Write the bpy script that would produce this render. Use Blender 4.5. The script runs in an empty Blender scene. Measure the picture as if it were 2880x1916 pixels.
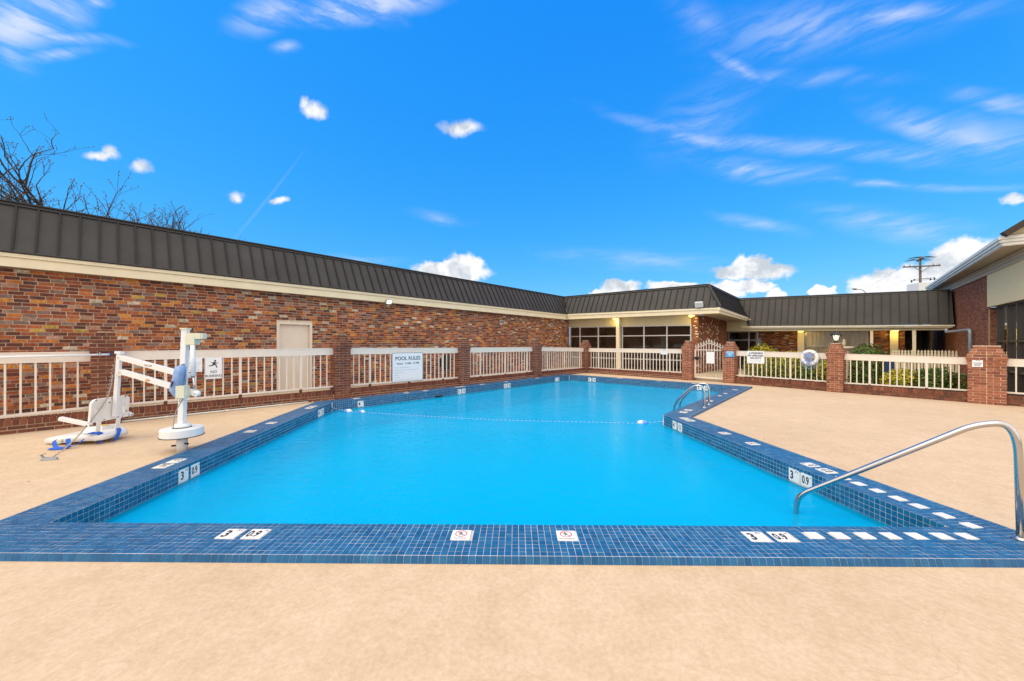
import bpy, bmesh, math, random
from mathutils import Vector, Matrix
from mathutils.geometry import tessellate_polygon
R = random.Random(7)
S = bpy.context.scene
COL = S.collection
W, H, F, V0, CH = 2880.0, 1916.0, 1075.0, 962.0, 1.51

# ------------------------------------------------------------------ camera, sky, sun, exposure
cd = bpy.data.cameras.new('camera'); cam = bpy.data.objects.new('camera', cd); COL.objects.link(cam)
cd.sensor_width = 36; cd.lens = F / W * 36; cd.clip_start = .05; cd.clip_end = 2000
cd.shift_y = (V0 - H / 2) / W
cam.location = (0, 0, CH); cam.rotation_euler = (math.radians(90), 0, 0)
S.camera = cam
S.render.resolution_x = 1024; S.render.resolution_y = 681
S.view_settings.view_transform = 'Standard'; S.view_settings.look = 'None'
S.view_settings.exposure = 0; S.view_settings.gamma = 1
S.view_settings.use_curve_mapping = False
SUN_EL, SUN_AZ = math.radians(50), math.radians(240)      # azimuth from +Y clockwise: left of the camera, a little behind
wd = bpy.data.worlds.new('World'); S.world = wd; wd.use_nodes = True

def build_world():
    nt = wd.node_tree; N = nt.nodes; L = nt.links
    for n in list(N): N.remove(n)
    out = N.new('ShaderNodeOutputWorld'); bg = N.new('ShaderNodeBackground'); L.new(bg.outputs[0], out.inputs[0])
    tc = N.new('ShaderNodeTexCoord')
    sky = N.new('ShaderNodeTexSky'); sky.sky_type = 'NISHITA'; sky.sun_disc = False
    sky.sun_elevation = SUN_EL; sky.sun_rotation = SUN_AZ
    sky.air_density = 1.25; sky.dust_density = .25; sky.ozone_density = 3.0
    def math_(op, a, b=None, clamp=False):
        n = N.new('ShaderNodeMath'); n.operation = op; n.use_clamp = clamp
        for i, x in enumerate((a, b)):
            if x is None: continue
            if isinstance(x, (int, float)): n.inputs[i].default_value = x
            else: L.new(x, n.inputs[i])
        return n.outputs[0]
    def mrange(x, a, b, c=0., d=1., smooth=True):
        n = N.new('ShaderNodeMapRange'); n.interpolation_type = 'SMOOTHSTEP' if smooth else 'LINEAR'
        L.new(x, n.inputs[0])
        for i, k in enumerate((a, b, c, d)): n.inputs[i + 1].default_value = k
        return n.outputs[0]
    hs = N.new('ShaderNodeHueSaturation'); hs.inputs['Saturation'].default_value = 1.32; hs.inputs['Hue'].default_value = .497
    hs.inputs['Value'].default_value = 1.0
    L.new(sky.outputs[0], hs.inputs['Color'])
    sc = N.new('ShaderNodeVectorMath'); sc.operation = 'MULTIPLY'; sc.inputs[1].default_value = SKY_TINT
    L.new(hs.outputs[0], sc.inputs[0])
    # even out the fall-off towards the zenith: the sky of the photograph is a deep, nearly flat blue
    sp = N.new('ShaderNodeSeparateXYZ'); L.new(sc.outputs[0], sp.inputs[0]); cb_ = N.new('ShaderNodeCombineXYZ')
    for i, (c, g) in enumerate(((.86, 1.02), (.80, .5), (1.06, .12))):
        L.new(math_('MULTIPLY', math_('POWER', math_('MULTIPLY', sp.outputs[i], SKY_STRENGTH), g), c / SKY_STRENGTH), cb_.inputs[i])
    sc = cb_
    # azimuth / elevation of the view direction
    sx = N.new('ShaderNodeSeparateXYZ'); L.new(tc.outputs['Generated'], sx.inputs[0])
    az = math_('ARCTAN2', sx.outputs[0], sx.outputs[1]); el = math_('ARCSINE', sx.outputs[2])
    p = N.new('ShaderNodeCombineXYZ'); L.new(az, p.inputs[0]); L.new(el, p.inputs[1])
    def noise(vec, scale, detail=4, rough=.55, vs=None):
        if vs:
            m = N.new('ShaderNodeMapping'); m.inputs['Scale'].default_value = vs; L.new(vec, m.inputs[0]); vec = m.outputs[0]
        n = N.new('ShaderNodeTexNoise'); n.inputs['Scale'].default_value = scale; n.inputs['Detail'].default_value = detail
        n.inputs['Roughness'].default_value = rough; L.new(vec, n.inputs['Vector']); return n
    def warp(vec, scale, amp, detail):
        n = noise(vec, scale, detail)
        a = N.new('ShaderNodeVectorMath'); a.operation = 'SUBTRACT'; a.inputs[1].default_value = (.5, .5, .5); L.new(n.outputs['Color'], a.inputs[0])
        b = N.new('ShaderNodeVectorMath'); b.operation = 'MULTIPLY'; b.inputs[1].default_value = amp; L.new(a.outputs[0], b.inputs[0])
        c = N.new('ShaderNodeVectorMath'); c.operation = 'ADD'; L.new(b.outputs[0], c.inputs[0]); L.new(vec, c.inputs[1]); return c.outputs[0]
    pc = warp(p.outputs[0], 26, (.060, .050, 0), 8)
    pr = warp(p.outputs[0], 4, (.11, .055, 0), 4)
    def blob(vec, u, v, ru, rv, rot=0., amp=1.):
        x, y = (u - 1440) / F, (V0 - v) / F
        a = math.atan(x); e = math.atan2(y, math.hypot(1, x))
        m = N.new('ShaderNodeMapping'); m.vector_type = 'TEXTURE'; q = 1 + x * x; k = q + y * y; t = math.radians(rot)
        du, dv = (1 / q, -x * y / (k * math.sqrt(q))), (0, math.sqrt(q) / k)     # a step right / up seen as azimuth, elevation
        ax = [math.cos(t) * du[i] + math.sin(t) * dv[i] for i in (0, 1)]; area = du[0] * dv[1]; la = math.hypot(*ax)
        m.inputs['Location'].default_value = (a, e, 0); m.inputs['Rotation'].default_value = (0, 0, math.atan2(ax[1], ax[0]))
        m.inputs['Scale'].default_value = (1.5 * ru / F * la, 1.5 * rv / F * area / la, 1)
        L.new(vec, m.inputs[0])
        g = N.new('ShaderNodeTexGradient'); g.gradient_type = 'SPHERICAL'; L.new(m.outputs[0], g.inputs[0])
        return g.outputs[1] if amp == 1 else math_('MULTIPLY', g.outputs[1], amp)
    def union(items):
        r = items[0]
        for i in items[1:]: r = math_('MAXIMUM', r, i)
        return r
    cum = [(281, 440, 42, 15), (300, 428, 22, 18), (397, 467, 44, 22), (663, 559, 30, 19), (785, 567, 28, 12), (886, 310, 40, 24), (858, 292, 18, 22),
           (1298, 362, 68, 22), (1271, 765, 100, 30), (1300, 748, 55, 30), (2112, 765, 110, 26), (2120, 745, 60, 28), (2130, 806, 50, 14),
           (1745, 815, 58, 26), (1898, 806, 70, 12), (2042, 822, 60, 30), (2310, 824, 30, 18), (2173, 830, 30, 14), (1678, 824, 24, 10),
           (2480, 800, 90, 30), (2500, 776, 45, 24), (2590, 790, 90, 44), (2723, 718, 110, 42), (2680, 770, 110, 40), (2851, 558, 40, 13),
           (-260, 800, 160, 40), (-500, 640, 90, 30), (3150, 760, 160, 50), (3400, 640, 120, 40)]
    low = [c for c in cum if c[1] > 690 or c[0] < 0 or c[0] > 2900]; puff = [c for c in cum if c not in low]
    pf = warp(p.outputs[0], 20, (.052, .040, 0), 7)
    cmask = math_('MAXIMUM', mrange(union([blob(pc, c[0], c[1], c[2] * .92, c[3] * .92) for c in low]), .10, .40), mrange(union([blob(pf, c[0], c[1], c[2] * .80, c[3] * .86) for c in puff]), .0, .80, 0, .95))
    nz = noise(pc, 16, 5)
    shade = mrange(nz.outputs[0], .36, .58, .72, 1.03)
    cir = [(40, 40, 210, 60, 10, 1), (160, 95, 190, 16, -4, .7), (130, 140, 150, 14, 4, .6), (263, 0, 50, 14, 0, .8), (0, 120, 60, 60, 0, .6),
           (1010, 22, 230, 34, 6, 1), (760, 25, 110, 40, 20, .7), (1090, 45, 60, 20, -20, .6), (800, 131, 34, 15, 0, .7),
           (2265, 92, 330, 60, 4, .5), (2530, 52, 250, 26, 6, .6), (2200, 130, 60, 40, 60, .4), (2080, 190, 110, 16, -28, .6), (2220, 222, 260, 20, -5, .42),
           (1980, 330, 200, 70, 30, .33), (2000, 385, 330, 18, -10, .55), (2417, 432, 520, 22, -3, .5), (2640, 370, 260, 34, -16, .6), (2760, 400, 200, 50, -10, .6),
           (2815, 300, 150, 22, -10, .6), (2130, 478, 180, 24, -8, .6), (2478, 525, 420, 9, -3, .5), (1776, 735, 250, 20, -3, .45),
           (2130, 629, 130, 14, -12, .5), (2540, 641, 290, 30, -9, .55), (1234, 617, 90, 13, -8, .42), (1026, 730, 130, 11, -4, .4),
           (1980, 60, 120, 40, -30, .35)]
    cdens = union([blob(pr, c[0], c[1], c[2], c[3] * 1.35, c[4], c[5] * 1.0) for c in cir])
    streak = noise(pr, 9, 6, .6, (.8, 4.2, 1))
    cm = math_('MULTIPLY', mrange(cdens, .0, .95, 0, .85), mrange(streak.outputs[0], .36, .64, .12, 1.0))
    trail = mrange(blob(p.outputs[0], 745, 568, 165, 5.0, 51), .0, .95, 0, .085)
    cm = math_('ADD', cm, trail, True)
    # sky out of view: near-closed cloud, widened and brightened as added fill light
    rn = noise(tc.outputs['Generated'], 2.6, 6, .58)
    rear = mrange(sx.outputs[1], .56, .0); zen = mrange(el, .78, 1.05)
    rmask = math_('MULTIPLY', mrange(rn.outputs[0], .22, .46, 0, .96), math_('MAXIMUM', rear, zen))
    def mix(fac, a, b):
        n = N.new('ShaderNodeMix'); n.data_type = 'RGBA'; L.new(fac, n.inputs['Factor'])
        for s, x in ((6, a), (7, b)):
            if isinstance(x, tuple): n.inputs[s].default_value = (*x, 1)
            else: L.new(x, n.inputs[s])
        return n.outputs[2]
    K = 1 / SKY_STRENGTH
    c1 = mix(cm, sc.outputs[0], (.80 * K, .86 * K, 1.0 * K))
    c1 = mix(rmask, c1, (1.62 * K, 1.54 * K, 1.44 * K))
    cc = N.new('ShaderNodeVectorMath'); cc.operation = 'MULTIPLY'; cc.inputs[1].default_value = (1.0 * K, 1.01 * K, 1.03 * K)
    cmb = N.new('ShaderNodeCombineXYZ'); L.new(math_('POWER', shade, 1.5), cmb.inputs[0]); L.new(math_('POWER', shade, 1.25), cmb.inputs[1]); L.new(shade, cmb.inputs[2])
    L.new(cmb.outputs[0], cc.inputs[0])
    c2 = mix(cmask, c1, cc.outputs[0])
    L.new(c2, bg.inputs[0]); bg.inputs[1].default_value = SKY_STRENGTH
SKY_STRENGTH = .10
SKY_TINT = (.62, 1.0, 1.45)
build_world()
sl = bpy.data.lights.new('sun', 'SUN'); sun = bpy.data.objects.new('sun', sl); COL.objects.link(sun)
sl.energy = 1.55; sl.color = (1, .86, .62); sl.angle = math.radians(38)
sd = Vector((math.sin(SUN_AZ) * math.cos(SUN_EL), math.cos(SUN_AZ) * math.cos(SUN_EL), math.sin(SUN_EL)))
sun.rotation_euler = sd.to_track_quat('Z', 'Y').to_euler(); sun.location = (0, -10, 30)

# ------------------------------------------------------------------ helpers
def at(u, v, Y): return Vector(((u - 1440) / F * Y, Y, CH - (v - V0) / F * Y))
def lo(p, z): return Vector((p[0], p[1], z))
def px(p): return (1440 + F * p[0] / p[1], V0 + F * (CH - p[2]) / p[1])
def on_line(u, p, d):                      # where the vertical plane of column u meets the plan line p + t d
    k = (u - 1440) / F
    return (k * p[1] - p[0]) / (d[0] - k * d[1])
WL = {}
def tag(o, label=None, cat=None, group=None, kind=None):
    if label: o['label'] = label
    if cat: o['category'] = cat
    if group: o['group'] = group
    if kind: o['kind'] = kind
    return o
def thing(name, loc, label, cat, group=None):
    o = bpy.data.objects.new(name, None); o.location = loc; COL.objects.link(o); o.empty_display_size = .1
    WL[o.name] = Vector(loc); return tag(o, label, cat, group, 'thing')
class MB:
    def __init__(s): s.v = []; s.f = []; s.r = []; s.m = []; s.sm = []
    def add(s, vs, fs, r=0., m=0, smooth=False):
        b = len(s.v); s.v += [Vector(x) for x in vs]
        for f in fs: s.f.append([b + i for i in f]); s.r.append(r); s.m.append(m); s.sm.append(smooth)
        return s
    def box(s, c, h, ax=(1, 0, 0), ay=None, az=(0, 0, 1), r=0., m=0):
        ax = Vector(ax).normalized(); az = Vector(az).normalized(); ay = Vector(ay).normalized() if ay else az.cross(ax)
        c = Vector(c)
        vs = [c + ax * h[0] * i + ay * h[1] * j + az * h[2] * k for k in (-1, 1) for j in (-1, 1) for i in (-1, 1)]
        return s.add(vs, [(0, 2, 3, 1), (4, 5, 7, 6), (0, 1, 5, 4), (2, 6, 7, 3), (0, 4, 6, 2), (1, 3, 7, 5)], r, m)
    def bar(s, a, b, w, h=None, up=(0, 0, 1), r=0., m=0):
        a, b = Vector(a), Vector(b); d = b - a; h = h or w
        up = Vector(up); side = up.cross(d)
        if side.length < 1e-6: side = Vector((1, 0, 0)).cross(d)
        side.normalize(); u2 = d.cross(side).normalized()
        return s.box((a + b) / 2, (d.length / 2, w / 2, h / 2), d, side, u2, r, m)
    def prism(s, poly, ext, r=0., m=0):
        n = len(poly); ext = Vector(ext); a = [Vector(p) for p in poly]; b = [p + ext for p in a]
        return s.add(a + b, [tuple(range(n))[::-1], tuple(range(n, 2 * n))] + [(i, (i + 1) % n, n + (i + 1) % n, n + i) for i in range(n)], r, m)
    def loft(s, a, b, r=0., m=0):            # two matching outlines joined into a closed solid
        n = len(a)
        return s.add(list(a) + list(b), [tuple(range(n)), tuple(range(n, 2 * n))[::-1]] + [(i, n + i, n + (i + 1) % n, (i + 1) % n) for i in range(n)], r, m)
    def tube(s, pts, rad, seg=8, r=0., m=0, cap=True):
        pts = [Vector(p) for p in pts]; n = len(pts); rads = rad if isinstance(rad, (list, tuple)) else [rad] * n
        t0 = (pts[1] - pts[0]).normalized(); nrm = t0.orthogonal().normalized(); b = len(s.v)
        for i, p in enumerate(pts):
            t = (pts[min(i + 1, n - 1)] - pts[max(i - 1, 0)]).normalized()
            nrm = (nrm - t * nrm.dot(t)).normalized(); bn = t.cross(nrm)
            for k in range(seg):
                a = 2 * math.pi * k / seg; s.v.append(p + (nrm * math.cos(a) + bn * math.sin(a)) * rads[i])
        def ff(f, sm): s.f.append(f); s.r.append(r); s.m.append(m); s.sm.append(sm)
        for i in range(n - 1):
            for k in range(seg):
                ff([b + i * seg + k, b + i * seg + (k + 1) % seg, b + (i + 1) * seg + (k + 1) % seg, b + (i + 1) * seg + k], True)
        if cap:
            ff([b + k for k in range(seg)][::-1], False); ff([b + (n - 1) * seg + k for k in range(seg)], False)
        return s
    def lathe(s, c, prof, seg=24, axis=(0, 0, 1), r=0., m=0, smooth=True):
        c = Vector(c); az = Vector(axis).normalized(); ax = az.orthogonal().normalized(); ay = az.cross(ax); b = len(s.v); n = len(prof)
        for rr, z in prof:
            for k in range(seg):
                a = 2 * math.pi * k / seg; s.v.append(c + (ax * math.cos(a) + ay * math.sin(a)) * rr + az * z)
        for i in range(n - 1):
            for k in range(seg):
                s.f.append([b + i * seg + k, b + i * seg + (k + 1) % seg, b + (i + 1) * seg + (k + 1) % seg, b + (i + 1) * seg + k]); s.r.append(r); s.m.append(m); s.sm.append(smooth)
        for i, rev in ((0, True), (n - 1, False)):
            f = [b + i * seg + k for k in range(seg)]; s.f.append(f[::-1] if rev else f); s.r.append(r); s.m.append(m); s.sm.append(False)
        return s
    def mesh(s, name, mats, off=(0, 0, 0)):
        me = bpy.data.meshes.new(name); off = Vector(off)
        me.from_pydata([tuple(v - off) for v in s.v], [], s.f); me.update()
        for m in (mats if isinstance(mats, (list, tuple)) else [mats]): me.materials.append(m)
        if any(s.m): me.polygons.foreach_set('material_index', s.m)
        if any(s.sm): me.polygons.foreach_set('use_smooth', s.sm)
        if any(s.r):
            at_ = me.attributes.new('rnd', 'FLOAT', 'FACE'); at_.data.foreach_set('value', s.r)
        return me
    def build(s, name, mats, parent=None, **k):
        off = WL[parent.name] if parent else Vector((0, 0, 0))
        o = bpy.data.objects.new(name, s.mesh(name, mats, off)); COL.objects.link(o)
        if parent: o.parent = parent
        WL[o.name] = off.copy()
        return tag(o, **k)
def inst(name, me, parent, loc, rz=0., rnd=None, mat=None):
    o = bpy.data.objects.new(name, me); COL.objects.link(o)
    off = WL[parent.name] if parent else Vector((0, 0, 0))
    o.parent = parent; o.location = Vector(loc) - off
    if rz: o.rotation_euler = (0, 0, rz)
    if mat is not None: o.matrix_local = Matrix.Translation(Vector(loc) - off) @ mat
    if rnd is not None: o['rnd'] = rnd
    WL[o.name] = Vector(loc); return o
def fillet(pts, rad, n=6):
    pts = [Vector(p) for p in pts]; out = [pts[0]]
    for i in range(1, len(pts) - 1):
        a, p, b = pts[i - 1], pts[i], pts[i + 1]; rr = rad[i - 1] if isinstance(rad, (list, tuple)) else rad
        ra = min(rr, (a - p).length * .49); rb = min(rr, (b - p).length * .49)
        s0, s1 = p + (a - p).normalized() * ra, p + (b - p).normalized() * rb
        for k in range(n + 1):
            t = k / n; out.append(s0 * (1 - t) ** 2 + p * 2 * t * (1 - t) + s1 * t * t)
    out.append(pts[-1]); return out
def frame(right, up):
    r = Vector(right).normalized(); u = Vector(up).normalized(); n = r.cross(u)
    return Matrix(((r.x, u.x, n.x, 0), (r.y, u.y, n.y, 0), (r.z, u.z, n.z, 0), (0, 0, 0, 1)))
def text(body, parent, loc, right, up, size, m, sx=1., name='lettering', align='CENTER', bold=0.):
    c = bpy.data.curves.new(name, 'FONT'); c.body = body; c.size = size; c.align_x = align; c.align_y = 'CENTER'; c.resolution_u = 3
    c.extrude = .0004; c.offset = bold; c.materials.append(m)
    o = bpy.data.objects.new(name, c); COL.objects.link(o); o.parent = parent
    o.matrix_local = Matrix.Translation(Vector(loc) - WL[parent.name]) @ frame(right, up) @ Matrix.Diagonal((sx, 1, 1, 1))
    return o

# ------------------------------------------------------------------ materials
def nodes(name):
    m = bpy.data.materials.new(name); m.use_nodes = True; nt = m.node_tree
    return m, nt, nt.nodes['Principled BSDF']
def mat(name, col, rough=.6, var=.0, vs=6., metal=0., spec=.5, bump=0., bs=40., emit=None, es=0., col2=None, coat=0.):
    m, nt, b = nodes(name); N, L = nt.nodes, nt.links
    b.inputs['Base Color'].default_value = (*col, 1); b.inputs['Roughness'].default_value = rough
    b.inputs['Metallic'].default_value = metal; b.inputs['Specular IOR Level'].default_value = spec; b.inputs['Coat Weight'].default_value = coat
    geo = N.new('ShaderNodeNewGeometry')
    if var or col2:
        n = N.new('ShaderNodeTexNoise'); n.inputs['Scale'].default_value = vs; n.inputs['Detail'].default_value = 6; n.inputs['Roughness'].default_value = .62
        L.new(geo.outputs['Position'], n.inputs['Vector'])
        rp = N.new('ShaderNodeValToRGB'); c2 = col2 or tuple(max(0, c * (1 - var)) for c in col); c1 = tuple(min(1, c * (1 + var * .6)) for c in col)
        rp.color_ramp.elements[0].position = .32; rp.color_ramp.elements[1].position = .68
        rp.color_ramp.elements[0].color = (*c2, 1); rp.color_ramp.elements[1].color = (*c1, 1)
        L.new(n.outputs[0], rp.inputs[0]); L.new(rp.outputs[0], b.inputs['Base Color'])
    if bump:
        n2 = N.new('ShaderNodeTexNoise'); n2.inputs['Scale'].default_value = bs; n2.inputs['Detail'].default_value = 4
        L.new(geo.outputs['Position'], n2.inputs['Vector'])
        bp = N.new('ShaderNodeBump'); bp.inputs['Strength'].default_value = bump; bp.inputs['Distance'].default_value = .01
        L.new(n2.outputs[0], bp.inputs['Height']); L.new(bp.outputs[0], b.inputs['Normal'])
    if emit: b.inputs['Emission Color'].default_value = (*emit, 1); b.inputs['Emission Strength'].default_value = es
    return m
def rnd_mat(name, pal, rough=.85, interp='CONSTANT', smear=None, smear_amt=.0, var=.25, vs=24., bump=.35, spec=.3, tone=0.):
    m, nt, b = nodes(name); N, L = nt.nodes, nt.links
    a1 = N.new('ShaderNodeAttribute'); a1.attribute_type = 'GEOMETRY'; a1.attribute_name = 'rnd'
    a2 = N.new('ShaderNodeAttribute'); a2.attribute_type = 'OBJECT'; a2.attribute_name = 'rnd'
    ad = N.new('ShaderNodeMath'); L.new(a1.outputs['Fac'], ad.inputs[0]); L.new(a2.outputs['Fac'], ad.inputs[1])
    rp = N.new('ShaderNodeValToRGB'); cr = rp.color_ramp; cr.interpolation = interp
    while len(cr.elements) < len(pal): cr.elements.new(.5)
    for e, (p, c) in zip(cr.elements, pal): e.position = p; e.color = (*c, 1)
    L.new(ad.outputs[0], rp.inputs[0])
    geo = N.new('ShaderNodeNewGeometry')
    n = N.new('ShaderNodeTexNoise'); n.inputs['Scale'].default_value = vs; n.inputs['Detail'].default_value = 6; L.new(geo.outputs['Position'], n.inputs['Vector'])
    mr = N.new('ShaderNodeMapRange'); mr.inputs[1].default_value = .3; mr.inputs[2].default_value = .7; mr.inputs[3].default_value = 1 - var; mr.inputs[4].default_value = 1 + var
    L.new(n.outputs[0], mr.inputs[0])
    mu = N.new('ShaderNodeVectorMath'); mu.operation = 'MULTIPLY'; L.new(rp.outputs[0], mu.inputs[0])
    cb = N.new('ShaderNodeCombineXYZ')
    for i in range(3): L.new(mr.outputs[0], cb.inputs[i])
    L.new(cb.outputs[0], mu.inputs[1]); colr = mu.outputs[0]
    if tone:                                 # weathering in patches a metre or so across
        n4 = N.new('ShaderNodeTexNoise'); n4.inputs['Scale'].default_value = .9; n4.inputs['Detail'].default_value = 5; n4.inputs['Roughness'].default_value = .65; L.new(geo.outputs['Position'], n4.inputs['Vector'])
        m4 = N.new('ShaderNodeMapRange'); m4.inputs[1].default_value = .34; m4.inputs[2].default_value = .66; m4.inputs[3].default_value = 1 - tone; m4.inputs[4].default_value = 1 + tone * .5; L.new(n4.outputs[0], m4.inputs[0])
        v4 = N.new('ShaderNodeVectorMath'); v4.operation = 'SCALE'; L.new(colr, v4.inputs[0]); L.new(m4.outputs[0], v4.inputs['Scale']); colr = v4.outputs[0]
    if smear:
        n3 = N.new('ShaderNodeTexNoise'); n3.inputs['Scale'].default_value = 11; n3.inputs['Detail'].default_value = 5; n3.inputs['Roughness'].default_value = .7
        mp = N.new('ShaderNodeMapping'); mp.inputs['Scale'].default_value = (1, 1, 2.2); L.new(geo.outputs['Position'], mp.inputs[0]); L.new(mp.outputs[0], n3.inputs['Vector'])
        m3 = N.new('ShaderNodeMapRange'); m3.inputs[1].default_value = .60; m3.inputs[2].default_value = .74; m3.inputs[4].default_value = smear_amt; L.new(n3.outputs[0], m3.inputs[0])
        mx = N.new('ShaderNodeMix'); mx.data_type = 'RGBA'; L.new(m3.outputs[0], mx.inputs['Factor']); L.new(colr, mx.inputs[6]); mx.inputs[7].default_value = (*smear, 1); colr = mx.outputs[2]
    L.new(colr, b.inputs['Base Color']); b.inputs['Roughness'].default_value = rough; b.inputs['Specular IOR Level'].default_value = spec
    if bump:
        bp = N.new('ShaderNodeBump'); bp.inputs['Strength'].default_value = bump; bp.inputs['Distance'].default_value = .006
        L.new(n.outputs[0], bp.inputs['Height']); L.new(bp.outputs[0], b.inputs['Normal'])
    return m
M = {}
M['old_brick'] = rnd_mat('old_brick', [(0, (0.225, 0.061, 0.031)), (.16, (0.306, 0.083, 0.036)), (.31, (0.504, 0.167, 0.041)), (.43, (0.144, 0.045, 0.031)), (.57, (0.396, 0.113, 0.041)), (.68, (0.216, 0.131, 0.108)),
                  (.76, (0.113, 0.047, 0.038)), (.845, (0.270, 0.180, 0.135)), (.90, (0.414, 0.225, 0.158)), (.94, (0.576, 0.234, 0.045)), (.960, (0.576, 0.477, 0.351)), (.985, (0.468, 0.297, 0.054))],
                  smear=(0.558, 0.423, 0.306), smear_amt=.6, var=.38, vs=26, tone=.32)
M['brown_brick'] = rnd_mat('brown_brick', [(0, (.150, .048, .032)), (.35, (.185, .056, .035)), (.65, (.122, .040, .030)), (.85, (.21, .072, .042))], smear=(.34, .25, .17), smear_amt=.2, var=.24)
M['red_brick'] = rnd_mat('red_brick', [(0, (.28, .098, .054)), (.35, (.33, .118, .064)), (.65, (.225, .076, .048)), (.85, (.37, .145, .086))], smear=(.30, .22, .16), smear_amt=.3, var=.26, tone=.18)
M['stained_brick'] = rnd_mat('stained_brick', [(0, (.17, .058, .036)), (.35, (.21, .070, .042)), (.65, (.13, .048, .034)), (.85, (.25, .095, .055))], smear=(.10, .08, .06), smear_amt=.5, var=.3, tone=.3)
M['mortar'] = mat('mortar', (.62, .50, .37), .95, .25, 14, spec=.1)
M['pale_mortar'] = mat('pale_mortar', (.47, .37, .245), .95, .2, 14, spec=.1)
M['dark_mortar'] = mat('dark_mortar', (.21, .155, .10), .95, .3, 9, spec=.1)
M['roof'] = mat('brown_metal', (.053, .048, .046), .5, .22, 1.1, metal=.0, spec=.25)
M['seam'] = mat('seam_shade', (.022, .019, .018), .5, spec=.25)  # ribs are the panels' metal, with the seam's shade put into a darker colour
M['roof_dark'] = mat('dark_trim', (.022, .02, .019), .5)
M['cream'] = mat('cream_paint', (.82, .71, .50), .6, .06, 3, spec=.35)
M['beige'] = mat('beige_paint', (.60, .52, .33), .65, .06, 3, spec=.3)
M['stucco'] = mat('stucco', (.86, .70, .41), .9, .08, 20, bump=.3, bs=120, spec=.2)
M['rail'] = mat('rail_paint', (.76, .68, .60), .45, .05, 5, spec=.5)
M['white'] = mat('white_paint', (.78, .79, .80), .4, .03, 5, spec=.5)
M['plastic'] = mat('white_plastic', (.78, .77, .75), .35, .05, 4, spec=.5)
M['ivory'] = mat('ivory_plastic', (.66, .66, .53), .4)
M['door'] = mat('door_paint', (.74, .64, .54), .5, .04, 3)
M['steel'] = mat('steel', (.56, .54, .52), .2, metal=1.)
M['black'] = mat('black', (.012, .012, .013), .4)
M['grey'] = mat('grey', (.30, .30, .31), .45)
M['alu'] = mat('aluminium', (.55, .54, .53), .4, metal=.3)
M['bronze'] = mat('bronze_frame', (.045, .036, .030), .4)
M['sign'] = mat('sign_white', (.80, .82, .86), .45)
M['ink'] = mat('ink', (.018, .018, .022), .6)
M['navy'] = mat('navy_ink', (.012, .045, .12), .5)
M['faint'] = mat('faded_ink', (.36, .38, .42), .6)
M['skyblue'] = mat('blue_sign', (.06, .36, .70), .45)
M['red'] = mat('red_ink', (.55, .015, .03), .5)
M['blue_strap'] = mat('blue_webbing', (.008, .10, .55), .6)
M['blue_cloth'] = mat('blue_cloth', (.27, .42, .75), .8, .25, 9, bump=.4, bs=14)
M['yellow'] = mat('yellow', (.72, .52, .03), .5)
M['cable'] = mat('grey_cable', (.34, .32, .30), .6)
M['marker'] = mat('marker_tile', (.80, .78, .74), .3, .05, 12)
M['pvc'] = mat('pvc', (.70, .69, .64), .4, .08, 3)
M['bluerope'] = mat('blue_rope', (.16, .36, .80), .7)
M['curtain'] = mat('curtain', (.78, .68, .50), .9, .15, 3)
M['interior'] = mat('interior', (.34, .28, .23), .9)
M['wood'] = mat('weathered_wood', (.14, .12, .10), .9, .3, 5)
M['bark'] = mat('bark', (.062, .048, .040), .95, .3, 12)
M['bud'] = mat('bud', (.16, .10, .05), .9)
M['shingle'] = mat('shingle', (.055, .042, .034), .95, .3, 30)
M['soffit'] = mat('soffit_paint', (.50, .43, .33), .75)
M['galv'] = mat('galvanised', (.36, .40, .44), .4, .15, 6, metal=.35)
M['lamp_glow'] = mat('lamp_glow', (.9, .75, .3), .4, emit=(1, .72, .16), es=2.2)
M['lamp_white'] = mat('lamp_white', (.9, .85, .7), .4, emit=(1, .90, .62), es=1.5)
M['lens'] = mat('lens', (.55, .58, .60), .15)
M['concrete'] = mat('concrete', (.55, .44, .30), .9, .12, 4, bump=.2, bs=60)
M['soil'] = mat('soil', (.075, .055, .035), 1., .4, 5, bump=.5, bs=30)
M['litter'] = mat('leaf_litter', (.60, .42, .25), .9, .3, 30)
M['grout'] = mat('grout', (.66, .60, .56), .9, .35, 5)
M['tile'] = rnd_mat('blue_tile', [(0, (.008, .092, .235)), (.5, (.013, .118, .285)), (1, (.024, .138, .29))], rough=.36, interp='LINEAR', var=.14, vs=9, bump=.05, spec=.28, tone=.12)
M['wall_tile'] = rnd_mat('teal_tile', [(0, (.004, .085, .185)), (.5, (.006, .115, .245)), (1, (.014, .145, .265))], rough=.14, interp='LINEAR', var=.14, vs=9, bump=.05, spec=.5)
M['plaster'] = mat('pool_plaster', (.08, .57, .84), .8, .05, 1.2)

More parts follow.
